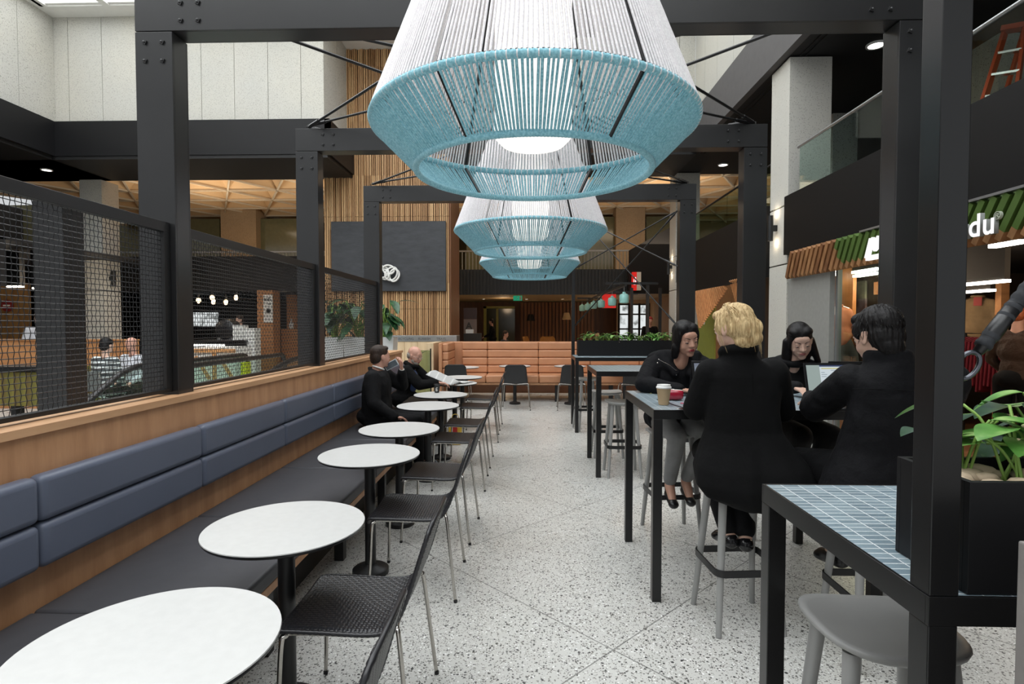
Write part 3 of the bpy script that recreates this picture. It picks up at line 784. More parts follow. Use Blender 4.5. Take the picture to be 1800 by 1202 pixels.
def planter_box(x0, x1, y0, y1, z0, z1, label, nplants, L, rnd, pebbles=True, leafm=None):
    t = thing('planter', label, 'planter', ((x0+x1)/2, (y0+y1)/2, z0))
    w_ = .012
    m = MB().box(x0, x1, y0, y0+w_, z0, z1).box(x0, x1, y1-w_, y1, z0, z1).box(x0, x0+w_, y0+w_, y1-w_, z0, z1).box(x1-w_, x1, y0+w_, y1-w_, z0, z1).box(x0+w_, x1-w_, y0+w_, y1-w_, z0, z0+.01)
    m.build('box', M_matte, t, bevel=.001)
    MB().box(x0+w_, x1-w_, y0+w_, y1-w_, z0+.01, z1-.03).build('soil', plain('soil', c(60, 48, 38), .95, 0, .3, 60), t)
    pb = MB()
    for i in range(int((x1-x0)*(y1-y0)*600)):
        r_ = rnd.uniform(.016, .03)
        pb.ell((rnd.uniform(x0+.03, x1-.03), rnd.uniform(y0+.03, y1-.03), z1-.022), (r_*1.3, r_, r_*.6), Mx.Rotation(rnd.random()*6, 3, 'Z'), 8)
    pb.build('pebbles', plain('pebble', c(196, 176, 150), .7, 0, .15, 20), t, smooth='all')['kind'] = 'stuff'
    for i in range(nplants):
        f = (i+.5)/nplants; bx = x0+.05+(x1-x0-.1)*f; by = (y0+y1)/2+rnd.uniform(-.3, .3)*(y1-y0)
        st = MB(); lf = MB()
        for k in range(12):
            a = rnd.uniform(0, 6.28); el = rnd.uniform(.15, 1.1); hgt = rnd.uniform(.35, 1.0)*L
            tip = V((bx+math.cos(a)*hgt*math.cos(el)*.9, by+math.sin(a)*hgt*math.cos(el)*.9, z1+.02+hgt*math.sin(el)*.9))
            if tip.x+math.cos(a)*L*.6 < x0-.015 or tip.y+math.sin(a)*L*.8 < y0+.01: continue
            b0 = V((bx+rnd.uniform(-.02, .02), by+rnd.uniform(-.02, .02), z1-.03))
            md = (b0+tip)/2+V((0, 0, .25*hgt))
            st.tube(catmull([b0, md, tip], 4), .0028 if L > .12 else .0022, 5)
            dv = V((math.cos(a), math.sin(a), rnd.uniform(-.35, .35)))
            leaf(lf, tip, dv, (0, 0, 1), L*rnd.uniform(.55, .82), L*rnd.uniform(.2, .27), 0, rnd.uniform(.2, .6))
        pl = st.build('stems', M_stem, t, smooth='all'); lf.build('leaves', leafm or M_leaf, pl, smooth='all')
    return t
rn = random.Random(3)
planter_box(.762, 1.9, .975, 1.165, 1.0715, 1.268, 'black planter with green pothos on the nearest tiled table', 15, .15, rn)
planter_box(.745, 2.25, 8.3, 8.55, 1.0715, 1.30, 'long black planter with green and white pothos on the farthest tiled table', 15, .14, rn)
# grey counter at the right edge
MB().box(.745, 1.5, .2, .86, 0, 1.212).solo('concrete_counter', plain('grey_concrete_laminate', c(128, 124, 121), .6, 0, .12, 7), 'grey concrete-look counter end at the lower right edge', 'counter', bevel=.003)

# ================================================================ TAN BANQUETTE
t = thing('banquette', 'tan leather banquette with horizontal channels across the far end', 'bench', (.4, 11.2, 0))
bx0, bx1 = -1.72, 2.75; by = 11.55
seams = [bx0+.35, -.84, .22, 1.29, 2.3, bx1]
rows = [(.535, .69), (.695, .85), (.855, 1.01), (1.015, 1.175)]
for a, b in zip(seams[:-1], seams[1:]):
    for z0, z1 in rows: MB().box(a+.002, b-.002, by, by+.12, z0, z1).build('back_channel', M_tan, t, smooth=True, bevel=.026)
    MB().box(a+.002, b-.002, by-.52, by+.02, .375, .53).build('seat_pad', M_tan, t, smooth=True, bevel=.03)
for z0, z1 in rows: MB().box(bx0+.08, bx0+.2, by-.95, by+.05, z0, z1).build('side_channel', M_tan, t, smooth=True, bevel=.026)
MB().box(bx0+.18, bx0+.37, by-.52, by+.02, .375, .53).build('seat_pad', M_tan, t, smooth=True, bevel=.03)
MB().box(bx0+.02, bx0+.085, by-1.0, by+.2, .1, 1.185).build('end_panel', M_tan, t, smooth=True, bevel=.02)
MB().box(bx0+.05, bx1, by+.11, by+.2, .1, 1.18).build('back_panel', M_tan, t, smooth=True, bevel=.02)
MB().box(bx0+.05, bx1, by-.5, by+.2, .335, .372).build('oak_base', M_oak, t, bevel=.003)
for k in range(5):
    x = bx0+.12+k*1.07; MB().box(x, x+.08, by-.46, by-.4, 0, .335).build('leg', M_blk2, t)
for o in t.children:
    for md in o.modifiers:
        if 'oak' not in o.name: md.segments = 4
# oak end panel and recycling station behind
MB().box(at(748, 640, Y=10.6).x, at(762, 640, Y=10.6).x, 10.6, 11.7, 0, 1.18).solo('end_panel', M_oakl, 'pale oak end panel beside the tan banquette', 'panel', bevel=.003)
t = thing('recycling_station', 'pale oak recycling station with a stainless sign strip reading recycling, rubbish, trays', 'bin station', (-2.0, 12.1, 0))
xa, xb = at(688, 596, Y=11.85).x, at(803, 596, Y=11.85).x
n = 5
for i in range(n): MB().box(xa+(xb-xa)*i/n+.003, xa+(xb-xa)*(i+1)/n-.003, 11.85, 11.89, .08, 1.17).build('door', M_oakl, t, bevel=.002)
MB().box(xa, xb, 11.89, 12.35, 0, 1.17).build('cabinet', M_oakl, t)
hood = MB().box(xa, xb, 11.84, 12.37, 1.172, 1.30).build('hood', M_steel, t, bevel=.004)
def text3d(s, size, loc, rot, mat, name, parent=None, ext=.002, font_w=None, spacing=1.0, align='LEFT', off=0):
    cu = bpy.data.curves.new(name, 'FONT'); cu.body = s; cu.size = size; cu.extrude = ext; cu.align_x = align; cu.space_character = spacing; cu.offset = off
    o = bpy.data.objects.new(name, cu); COL.objects.link(o)
    bpy.context.view_layer.update(); dg = bpy.context.evaluated_depsgraph_get()
    me = bpy.data.meshes.new_from_object(o.evaluated_get(dg)); bpy.data.objects.remove(o)
    me.materials.clear(); me.materials.append(mat)
    o = bpy.data.objects.new(name, me); COL.objects.link(o)
    M_ = Mx.Translation(V(loc)) @ rot.to_4x4()
    if parent: o.parent = parent; me.transform(WM[parent].inverted() @ M_)
    else: me.transform(Mx.Identity(4)); o.matrix_world = M_
    WM[o] = WM[parent] if parent else M_
    return o
RF = Mx.Rotation(math.pi/2, 3, 'X')          # text facing the viewer (-y)
M_ink = plain('dark_ink', c(60, 60, 60), .5)
for s, px in (('RECYCLING', 697), ('RUBBISH', 735), ('TRAYS', 767)):
    text3d(s, .066, (at(px, 599, Y=11.83).x, 11.839, 1.21), RF, M_ink, 'lettering', hood, .001, spacing=1.05)
# glazed screen between bench end and recycling
t = thing('glass_screen', 'small glass screen with dark frame behind the reading man', 'screen', (-2.0, 9.4, 0))
xa, xb = at(727, 630, Y=9.4).x, at(757, 630, Y=9.4).x
MB().box(xa, xb, 9.4, 9.41, .1, 1.1).build('glass_pane', M_gglass, t)
MB().tube([(xa, 9.405, .98), (xb, 9.405, 1.13), (xb, 9.405, 0)], .012, 8).build('frame', M_blk2, t, smooth=True)
# ================================================================ ROPE PENDANT LAMPS
def ropemat(name, c1, c2):
    t = NT(name, rough=.85, sheen=.2); f = t.noise(t.coord('Object'), 160, 2)
    t.color(t.ramp(f, [(.35, c1), (.65, c2)])); t.bump(f, .25, .002); return t.m
M_ropeb = ropemat('blue_rope', c(120, 182, 199), c(160, 213, 226))
M_ropew = ropemat('white_rope', c(226, 221, 224), c(243, 240, 241))
M_drum = glow('drum_diffuser', (1, .965, .9, 1), 1.15)
def rope_lamp(label):
    t = thing('rope_pendant', label, 'lamp', (0, 0, 0), 0, 'blue and white rope pendant lamps')
    rb, zb, rw, zw, rt, zt = .408, 2.075, .553, 2.225, .215, 3.10
    N = 258; ribs = [R(60*k+2) for k in range(6)]
    def P(r, z, a): return V((r*math.cos(a), r*math.sin(a), z))
    up = MB(); lo = MB()
    for i in range(N):
        a = 2*math.pi*i/N
        if min(abs((a-q+math.pi) % (2*math.pi)-math.pi) for q in ribs) < .012: continue
        a2 = a+.004*math.sin(i*3.7)
        ko = .0036+.0004*math.sin(i*5.1)
        for (mb, r0, z0, r1, z1, ns) in ((up, rw+.004, zw+.01, rt+.012, zt, 22), (lo, rb+.008, zb+.004, rw+.006, zw-.004, 7)):
            pts = [P(r0+(r1-r0)*k/ns, z0+(z1-z0)*k/ns, a+(a2-a)*k/ns) for k in range(ns+1)]
            mb.tube(pts, [ko*(1+.1*(k % 2)) for k in range(ns+1)], 6, cap=False)
    up.build('white_cords', M_ropew, t, smooth='all'); lo.build('blue_cords', M_ropeb, t, smooth='all')
    for nm, r, z, rr, pat in (('wrapped_rim', rw, zw, .0125, True), ('lower_ring', rb, zb, .0115, False), ('upper_ring', rt, zt, .011, False)):
        m = MB(); n = N*4 if pat else N*3; rs = []; per = 4 if pat else 3
        for j in range(n):
            a = 2*math.pi*j/n; q = j % per
            k = rr*(.86+.16*math.sin(math.pi*(q+.5)/per))
            rs.append([V(((r+k*math.cos(b))*math.cos(a), (r+k*math.cos(b))*math.sin(a), z+k*math.sin(b))) for b in [2*math.pi*i/8 for i in range(8)]])
        m.rings(rs, closed=True)
        if pat:
            m.m = [1 if (f // 8) % 8 in (0,) else 0 for f in range(len(m.f))]
            m.m = [1 if (f // 8) % 4 == 0 and ((f//32) % 2 == 0) else 0 for f in range(len(m.f))]
        m.build(nm, [M_ropeb, M_ropew] if pat else (M_ropew if z > 3 else M_ropeb), t, smooth='all')
    for q in ribs:
        rib = MB()
        tang = V((-math.sin(q), math.cos(q), 0))
        for r0, z0, r1, z1 in ((rw, zw, rt, zt), (rb, zb, rw, zw)):
            rib.bar(P(r0, z0, q), P(r1, z1, q), .009, .009, up=tang)
        rib.build('rib', M_blkplastic, t)
    MB().lathe([(.001, 2.17), (.11, 2.172), (.133, 2.195), (.135, 2.22), (.135, 3.0), (.001, 3.0)], n=48).build('light_drum', M_drum, t, smooth=True)
    m = MB()
    for k in range(3): m.bar((0, 0, 3.02), P(rt, zt, R(34+120*k)), .012)
    m.lathe([(.001, 3.0), (.06, 3.0), (.06, 3.1), (.001, 3.1)], n=20); m.build('hub', M_blkplastic, t)
    MB().tube([(0, 0, 3.1), (0, 0, 7.9)], .004, 6).build('suspension_cable', M_blkplastic, t)
    return t
L0 = rope_lamp('largest blue and white rope pendant lamp, nearest the viewer')
L0.location = (.018, 1.985, 0)
dup(L0, (.018, 4.15, 0), R(-3), 'middle one of the three blue and white rope pendant lamps')
dup(L0, (.018, 6.28, 0), R(3), 'farthest and smallest blue and white rope pendant lamp')
for y in (1.985, 4.15, 6.28):
    pass

# ================================================================ THINGS ON THE TABLES
def cup(x, y, z, label, body, lid, sleeve=None, s=1.0):
    t = thing('takeaway_cup', label, 'cup', (x, y, z))
    MB().lathe([(.001, 0), (.029*s, 0), (.041*s, .098*s), (.039*s, .098*s), (.001, .09*s)], (x, y, z), 32).build('cup_body', body, t, smooth=True)
    MB().lathe([(.043*s, .096*s), (.0435*s, .104*s), (.039*s, .108*s), (.038*s, .117*s), (.034*s, .117*s), (.033*s, .112*s), (.001, .112*s)], (x, y, z), 32).build('lid', lid, t, smooth=True)
    return t
p = at(1168, 712, Z=1.071)
cup(p.x, p.y+.02, 1.072, 'kraft takeaway cup with white lid on the tiled table by the red purse', plain('kraft_paper', c(176, 150, 116), .7), plain('white_lid', c(236, 236, 234), .35))
p = at(768, 690, Z=.741)
tc = cup(p.x, p.y, .742, 'black takeaway cup with white emblem on a white round table', plain('black_card', c(26, 27, 29), .4), M_blkplastic, s=.9)
em = MB()
def cup_mark(em, x, y, z, s, shapes):
    for a0, a1, z0, z1 in shapes:
        n = 5; rs = []
        for i in range(n+1):
            a = a0+(a1-a0)*i/n
            rs.append([V((x+(.029+(.012*zz/.098)+.0008)*s*math.sin(a), y-(.029+(.012*zz/.098)+.0008)*s*math.cos(a), z+zz*s)) for zz in (z0, z1)])
        em.rings(rs, 0, False, False, False)
cup_mark(em, p.x, p.y, .742, .9, [(-.35, .45, .022, .03), (-.2, .1, .036, .048), (.18, .42, .036, .046), (-.38, .3, .053, .058), (-.12, .4, .064, .07), (-.3, -.18, .036, .05)])
em.build('emblem', M_white, tc.children[0])
# red purse
p = at(1181, 703, Z=1.071)
t = thing('purse', 'small shiny red zip purse on the tiled table beside the kraft cup', 'purse', (p.x, p.y, 1.072), -.1)
Mp = plain('red_patent', c(158, 30, 52), .22, 0, .1, 12, coat=.4)
m = MB(); rs = []
for i in range(13):
    u = -1+2*i/12; w_ = .034*(1-abs(u)**4*.35); hh_ = .032*(1-abs(u)**3*.25)
    rs.append([WM[t] @ V((.066*u, w_*math.copysign(abs(math.cos(b))**.7, math.cos(b)), .033+hh_*math.copysign(abs(math.sin(b))**.7, math.sin(b)))) for b in [2*math.pi*k/20 for k in range(20)]])
m.rings(rs); pu = m.build('pouch', Mp, t, smooth='all')
m = MB().tube([WM[t] @ V((-.06+.12*k/12, -.012, .0655-.004*abs(k-6)/6)) for k in range(13)], .0025, 6); m.build('zip', M_chrome, t, smooth=True)
MB().tube([WM[t] @ V(q) for q in ((-.066, -.02, .04), (-.074, -.028, .025), (-.07, -.03, .012))], .003, 6).build('zip_pull', M_chrome, t, smooth=True)
MB().obox(WM[t] @ V((-.002, -.004, .0665)), (.028, .02, .002)).build('label_patch', M_white, t)
# sticky notes, keys and lanyard
p = at(1148, 690, Z=1.071)
MB().obox((p.x, p.y, 1.0745), (.085, .06, .006), Mx.Rotation(.5, 3, 'Z')).solo('note_pad', plain('yellow_note', c(232, 224, 130), .7), 'yellow note pad under the kraft cup on the tiled table', 'note pad')
t = thing('keys', 'bunch of keys with a black strap and pink tag beside the red purse', 'keys', (at(1200, 712, Z=1.071).x, at(1200, 712, Z=1.071).y, 1.072))
q = [at(px, py, Z=1.076) for px, py in ((1155, 702), (1170, 705), (1183, 711), (1200, 716), (1212, 720))]
MB().tube(catmull(q, 6), .003, 6).build('strap', M_blkplastic, t, smooth=True)
q0 = at(1203, 709, Z=1.078); MB().obox(q0, (.045, .014, .006), Mx.Rotation(-.6, 3, 'Z')).build('tag', plain('pink_tag', c(206, 96, 120), .5), t, bevel=.002)
q1 = at(1192, 718, Z=1.077)
MB().tube([q1+V((.012*math.cos(a*.52), .012*math.sin(a*.52), 0)) for a in range(12)], .0012, 5, closed=True).build('key_ring', M_chrome, t)
for k in (0, .9, -.7): MB().obox(q1+V((.022*math.cos(k), -.022*math.sin(k)-.004, 0)), (.036, .01, .002), Mx.Rotation(-k, 3, 'Z')).build('key', M_chrome, t)

# laptops
def laptop(cx, cy, rz, open_deg, label, content, sw=.34, sd_=.235):
    """hinge at local origin, keyboard towards -y, screen faces -y"""
    z = 1.0715
    t = thing('laptop', label, 'laptop', (cx, cy, z), rz)
    W_ = WM[t]
    def tr(mb, L): mb.v = [L @ v for v in mb.v]; return mb
    tr(MB().box(-sw/2, sw/2, -sd_, 0, 0, .016), W_).build('base', M_blkplastic, t, bevel=.003)
    kb = MB()
    for r in range(5):
        for k in range(14): kb.box(-sw/2+.03+k*.0203, -sw/2+.0475+k*.0203, -.035-r*.019, -.0185-r*.019, .016, .0185)
    tr(kb, W_).build('keyboard', plain('key_black', c(40, 40, 42), .5), t)['kind'] = 'stuff'
    tr(MB().box(-.05, .05, -.215, -.15, .0162, .0168), W_).build('trackpad', M_matte, t)
    L = W_ @ Mx.Translation((0, 0, .014)) @ Mx.Rotation(R(open_deg-90), 4, 'X').inverted()
    lid = tr(MB().box(-sw/2, sw/2, 0, .009, 0, sd_), L).build('screen_lid', M_matte, t, bevel=.003)
    t2 = MB().box(-sw/2+.014, sw/2-.014, -.0006, 0, .022, sd_-.014)
    scr = tr(t2, L).build('display', content[0], lid)
    for (x0, x1, z0, z1, mt, dy) in content[1]:
        tr(MB().box(-sw/2+sw*x0, -sw/2+sw*x1, -.0006-dy, -.0005, sd_*z0, sd_*z1), L).build('screen_area', mt, lid)
    return t
def lit(name, col, st=1):
    return glow(name, col, st)
Ms_g = lit('screen_sage', c(150, 164, 160), .85); Ms_p = lit('screen_page', c(206, 216, 222), .85); Ms_n = lit('screen_navy', c(44, 58, 92), .85)
Ms_y = lit('screen_yellow', c(196, 186, 90), .85); Ms_t = lit('screen_text', c(120, 132, 142), .85); Ms_v = lit('screen_violet', c(120, 126, 142), .7)
page = [(.27, .80, .16, .94, Ms_p, .0002), (.27, .80, .90, .94, Ms_n, .0004), (.30, .64, .845, .865, Ms_y, .0004)]
rr = random.Random(5)
for k in range(11):
    z = .80-k*.052
    for (xa, xb) in ((.29, .29+rr.uniform(.06, .15)), (.46, .46+rr.uniform(.08, .17)), (.66, .66+rr.uniform(.03, .1))):
        if rr.random() < .8: page.append((xa, xb, z, z+.012, Ms_t, .0004))
pb = at(1440, 712, Z=1.071)
lp = laptop(at(1443, 706, Z=1.071).x+.02, 3.28, R(4), 104, 'open laptop with a lit document on screen, in front of the man in black', (Ms_g, page), .345, .235)
laptop(at(1502, 690, Y=3.62).x-.02, 3.62, R(180-6), 108, 'open black laptop seen from behind, facing the long haired woman', (Ms_v, []), .345, .235)
laptop(1.19, 3.44, R(8), 104, 'open laptop with a dim screen, half hidden behind the blonde woman', (Ms_v, [(.05, .5, .3, .85, Ms_t, .0002)]), .345, .235)
laptop(1.2, 3.60, R(180-4), 106, 'laptop seen from behind, its lid just above the dim screen, facing the dark haired woman', (Ms_v, []), .33, .235)
# newspaper on the round tables
t = thing('newspaper', 'open newspaper lying across the white round table, held by the reading man', 'newspaper', (-1.12, 7.4, .742))
def sheet(pts, name):
    m = MB(); n = 9; A, B, C_, D = [V(q) for q in pts]; rs = []
    for i in range(n+1):
        u = i/n; rs.append([A.lerp(B, u).lerp(D.lerp(C_, u), v/n)+V((0, 0, .02*math.sin(math.pi*u)*(1-v/n))) for v in range(n+1)])
    m.rings(rs, 0, False, False, False); o = m.build(name, Mnews, t, smooth='all')
    so = o.modifiers.new('s', 'SOLIDIFY'); so.thickness = .0015
Mn = NT('newsprint', rough=.8); g = Mn.coord('World'); sx = Mn.n('ShaderNodeSeparateXYZ'); Mn.l(g, sx.inputs[0])
ln = Mn.math('GREATER_THAN', Mn.math('FRACT', Mn.math('MULTIPLY', sx.outputs[1], 90)), .5)
bl_ = Mn.math('GREATER_THAN', Mn.math('FRACT', Mn.math('MULTIPLY', sx.outputs[0], 11)), .18)
Mn.color(Mn.mix(Mn.math('MULTIPLY', Mn.math('MULTIPLY', ln, bl_), .55), c(206, 206, 204), c(90, 90, 90))); Mnews = Mn.m
sheet([(-1.30, 7.05, .90), (-1.22, 7.36, .93), (-.90, 7.44, .768), (-.98, 7.06, .765)], 'page')
sheet([(-1.2, 7.5, .765), (-.86, 7.42, .752), (-.74, 7.72, .748), (-1.0, 7.8, .748)], 'page')
# bag under the tables
t = thing('shopping_bag', 'yellow and red shopping bag standing on the floor under the round tables', 'bag', (-.93, 7.1, 0))
MB().add([(-1.0, 7.05, 0), (-.86, 7.05, 0), (-.86, 7.15, 0), (-1.0, 7.15, 0), (-1.02, 7.07, .3), (-.84, 7.08, .32), (-.84, 7.12, .32), (-1.02, 7.12, .3)], [(0, 3, 2, 1), (4, 5, 6, 7), (0, 1, 5, 4), (1, 2, 6, 5), (2, 3, 7, 6), (3, 0, 4, 7)]).build('bag_body', plain('yellow_bag', c(206, 170, 60), .5), t, bevel=.006)
MB().box(-.96, -.9, 7.044, 7.049, 0.02, .28).build('red_stripe', plain('red_print', c(176, 44, 40), .5), t)
MB().tube(catmull([(-.98, 7.09, .3), (-.96, 7.09, .38), (-.9, 7.09, .38), (-.88, 7.09, .31)], 5), .004, 6).build('handle', plain('yellow_bag', c(206, 170, 60)), t)

# ================================================================ WALL FURNITURE
def sconce(y, x, z, label, k=.7):
    t = thing('wall_light', label, 'wall light', (x, y, z), 0, 'black cylinder wall lights')
    MB().lathe([(.034, 0), (.036, .0), (.036, .34), (.034, .34), (.034, 0)], (x-.085, y, z-.17), 24, cap=False).build('cylinder', M_blk2, t, smooth=True)
    MB().box(x-.06, x-.0, y-.02, y+.02, z-.04, z+.04).build('bracket', M_blk2, t)
    for s in (-1, 1): MB().lathe([(.001, 0), (.031, 0), (.031, .01), (.001, .01)], (x-.085, y, z+s*.12), 16).build('lamp', M_glowwarm, t)
    for s in (-1, 1): point('sconce_lamp', (x-.05, y+.0, z+s*.2), .9, (1, .82, .6), .02)
    return t
sconce(7.70, XR, 2.84, 'black cylinder wall light on the concrete column beside the black fascia')
sconce(13.2, XR, 2.88, 'small black cylinder wall light on the far concrete column, right of centre')
XLc = at(180, 400, Y=12.9).x
t = thing('wall_light', 'black cylinder wall light on the left concrete column, seen through the wire mesh', 'wall light', (XLc+.1, 13.1, 2.6))
MB().cyl((XLc+.09, 13.1, 2.45), .05, .36).build('cylinder', M_blk2, t); MB().box(XLc, XLc+.05, 13.07, 13.13, 2.58, 2.68).build('bracket', M_blk2, t)
# notice board on the slatted wall with a white ring ornament
t = thing('dark_board', 'large dark grey board mounted on the slatted timber wall', 'board', ((at(583, 450, Y=12.9).x+at(783, 450, Y=12.9).x)/2, 12.92, at(583, 511, Y=12.9).z))
xa, xb, za, zb = at(583, 450, Y=12.9).x, at(783, 450, Y=12.9).x, at(683, 511, Y=12.9).z, at(683, 389.5, Y=12.9).z
Mb = NT('board_black', rough=.6); g = Mb.coord('World', (1, 1, 3)); n_ = Mb.noise(g, 5, 5); Mb.color(Mb.ramp(n_, [(.3, c(50, 52, 56)), (.7, c(62, 64, 68))]))
bd = MB().box(xa, xb, 12.9, 12.96, za, zb).build('panel', Mb.m, t)
MB().box(xa-.01, xb+.01, 12.905, 12.965, za-.01, za).box(xa-.01, xa, 12.905, 12.965, za, zb).box(xb, xb+.01, 12.905, 12.965, za, zb).box(xa-.01, xb+.01, 12.905, 12.965, zb, zb+.01).build('frame', M_blk2, t)
t = thing('wall_ornament', 'white looping ring ornament hanging on the dark grey board', 'ornament', at(684, 480, Y=12.8))
for (px, py, rx, rz_, tilt) in ((672, 478, .14, .13, .2), (683, 474, .13, .1, -.2), (688, 481, .16, .13, .9), (693, 484, .11, .14, -.3), (676, 482, .1, .12, .5)):
    p = at(px, py, Y=12.8)
    MB().tube([p+V(((rx*math.cos(a)*math.cos(tilt)-rz_*math.sin(a)*math.sin(tilt)), .02*math.sin(a*2), (rx*math.cos(a)*math.sin(tilt)+rz_*math.sin(a)*math.cos(tilt)))) for a in [2*math.pi*k/28 for k in range(28)]], .022, 8, closed=True).build('ring', M_white, t, smooth='all')
# downlights in the soffits
def downlight(x, y, z, label, r=.09):
    t = thing('downlight', label, 'downlight', (x, y, z-.02), 0, 'round recessed downlights')
    MB().lathe([(r, 0), (r*1.25, 0), (r*1.25, .02), (r, .02)], (x, y, z-.02), 24, cap=False).build('trim_ring', M_white, t)
    MB().lathe([(.001, .006), (r, .006), (r, .012), (.001, .012)], (x, y, z-.02), 20).build('diffuser', glow('downlight_glow', (1, .96, .88, 1), 5), t)
for px, py, z, l_ in ((82, 298, 4.95, 'lit round downlight in the black soffit at the upper left'), (1540, 78, 5.0, 'lit round downlight in the dark soffit at the upper right'), (1271, 289, 5.0, 'small lit downlight in the black soffit between the frames, right of centre')):
    p = at(px, py, Z=z); downlight(p.x, p.y, z, l_, .09)
# ================================================================ PEOPLE
def blob(name, mb, voxel, mat, parent=None, smooth=6, warp=None, loc=None):
    """one continuous surface grown from overlapping rounded volumes"""
    me = bpy.data.meshes.new(name); me.from_pydata([tuple(a) for a in mb.v], [], mb.f); me.update()
    o = bpy.data.objects.new('tmp', me); COL.objects.link(o)
    r = o.modifiers.new('r', 'REMESH'); r.mode = 'VOXEL'; r.voxel_size = voxel; r.use_smooth_shade = True
    s = o.modifiers.new('s', 'SMOOTH'); s.factor = .5; s.iterations = smooth
    bpy.context.view_layer.update()
    m2 = bpy.data.meshes.new_from_object(o.evaluated_get(bpy.context.evaluated_depsgraph_get()))
    bpy.data.objects.remove(o); bpy.data.meshes.remove(me)
    if warp:
        for v in m2.vertices: v.co = warp(v.co.copy())
    m2.name = name; m2.materials.clear(); m2.materials.append(mat)
    if parent:
        m2.transform(WM[parent].inverted())
    elif loc is not None: m2.transform(Mx.Translation(-V(loc)))
    m2.polygons.foreach_set('use_smooth', [True]*len(m2.polygons)); m2.update()
    o = bpy.data.objects.new(name, m2); COL.objects.link(o)
    if parent: o.parent = parent; WM[o] = WM[parent]
    elif loc is not None: o.location = loc; WM[o] = Mx.Translation(V(loc))
    else: WM[o] = Mx.Identity(4)
    return o
def skin(name, col):
    t = NT(name, rough=.5); t.b.inputs['Subsurface Weight'].default_value = .08; t.b.inputs['Subsurface Radius'].default_value = (.02, .008, .005)
    f = t.noise(t.coord(), 18, 3); lo = tuple(x*.93 for x in col[:3])+(1,)
    t.color(t.ramp(f, [(.3, lo), (.7, col)])); return t.m
def hairm(name, c1, c2, sc=(60, 60, 6)):
    t = NT(name, rough=.5, spec=.25); v = t.coord('Object', sc); f = t.noise(v, 2.2, 4, .6)
    t.color(t.ramp(f, [(.32, c1), (.66, c2)])); t.bump(f, .5, .004); return t.m
def cloth(name, col, rough=.85, b=.25, sc=220, sheen=.1):
    t = NT(name, rough=rough, sheen=sheen, spec=.2); g = t.coord(); f = t.noise(g, 9, 3)
    t.color(t.ramp(f, [(.3, tuple(x*.85 for x in col[:3])+(1,)), (.7, tuple(min(1, x*1.12) for x in col[:3])+(1,))]))
    h = t.math('ADD', t.math('MULTIPLY', t.noise(g, 11, 4), 1.0), t.math('MULTIPLY', t.noise(g, sc, 2), .05)); t.bump(h, b, .03); return t.m
def Rz(a): return Mx.Rotation(a, 3, 'Z')
def headframe(pos, yaw, pitch, roll=0):
    return Mx.Translation(V(pos)) @ (Rz(R(-yaw)) @ Mx.Rotation(R(-pitch), 3, 'X') @ Mx.Rotation(R(roll), 3, 'Y')).to_4x4()
def head_vol(mb, W_, s=1.0, jaw=1.0):
    r3 = W_.to_3x3()
    def E(cn, rd, n=18): mb.ell(W_ @ (V(cn)*s), [a*s for a in rd], r3, n)
    E((0, -.014, .035), (.074, .093, .084), 24); E((0, .018, -.015), (.068, .072, .085), 22); E((0, .03, -.05), (.056*jaw, .055, .058), 20)
    E((0, .062, -.092), (.027*jaw, .022, .02)); E((.034, .048, -.035), (.026, .028, .032)); E((-.034, .048, -.035), (.026, .028, .032))
    E((0, .068, .036), (.05, .018, .03)); E((.028, .078, .018), (.022, .01, .007)); E((-.028, .078, .018), (.022, .01, .007))
    mb.cap(W_ @ (V((0, .084, .008))*s), W_ @ (V((0, .101, -.024))*s), .007*s, .0115*s)
    for q in (-1, 1):
        E((q*.012, .092, -.028), (.0085, .011, .008)); E((q*.03, .077, .001), (.0135, .0095, .009))
        E((q*.073, -.006, -.008), (.007, .019, .03)); E((q*.076, -.012, .006), (.006, .014, .016))
    E((0, .088, -.052), (.021, .009, .0055)); E((0, .086, -.063), (.018, .009, .0065)); E((0, .08, -.056), (.028, .012, .018))
def face_parts(o, W_, lips, brow, s=1.0, closed=True, lash=None, glasses=False):
    r3 = W_.to_3x3()
    lm = MB(); rs = []
    for (z0, zz, y0) in ((-.0535, .0042, .0975), (-.0615, .0052, .0955)):
        pts = [W_ @ (V((.021*math.sin(t), y0-.011*abs(math.sin(t))**1.6-.002, z0+.0018*math.cos(t*2)))*s) for t in [(-1+k/5)*1.45 for k in range(11)]]
        lm.tube(pts, [zz*s*(math.cos((-1+k/5)*1.4)**.6) for k in range(11)], 8)
    lm.build('lips', lips, o, smooth='all')
    for q in (-1, 1):
        b = MB()
        b.tube([W_ @ (V((q*(.012+.034*k/8), .0885-.014*(k/8)**1.7, .024+.006*math.sin(k/8*2.4)-.002))*s) for k in range(9)], [s*(.0026-.0014*abs(k-3)/6) for k in range(9)], 6)
        b.build('eyebrow', brow, o, smooth='all')
        e = MB().ell(W_ @ (V((q*.031, .0750, .0005))*s), (.0112*s, .0112*s, .0095*s), r3, 16); eb = e.build('eye', plain('eye_white', c(206, 198, 192), .25), o, smooth='all')
        MB().ell(W_ @ (V((q*.031, .0835, -.0035))*s), (.005*s, .0030*s, .0045*s), r3, 12).build('iris', plain('dark_iris', c(28, 18, 14), .15), eb, smooth='all')
        ld = MB().ell(W_ @ (V((q*.031, .0748, .0038))*s), (.0128*s, .0125*s, .0088*s), r3, 16); ld.build('eyelid', o.data.materials[0], o, smooth='all')
        l_ = MB().tube([W_ @ (V((q*.031+.0135*math.sin(t), 0.0745+.0128*math.cos(t), -.0022-.0015*math.cos(t)))*s) for t in [(-1+k/5)*1.15 for k in range(11)]], .0011*s, 5); l_.build('eyelashes', plain('lash', c(22, 16, 14), .6), o, smooth='all')
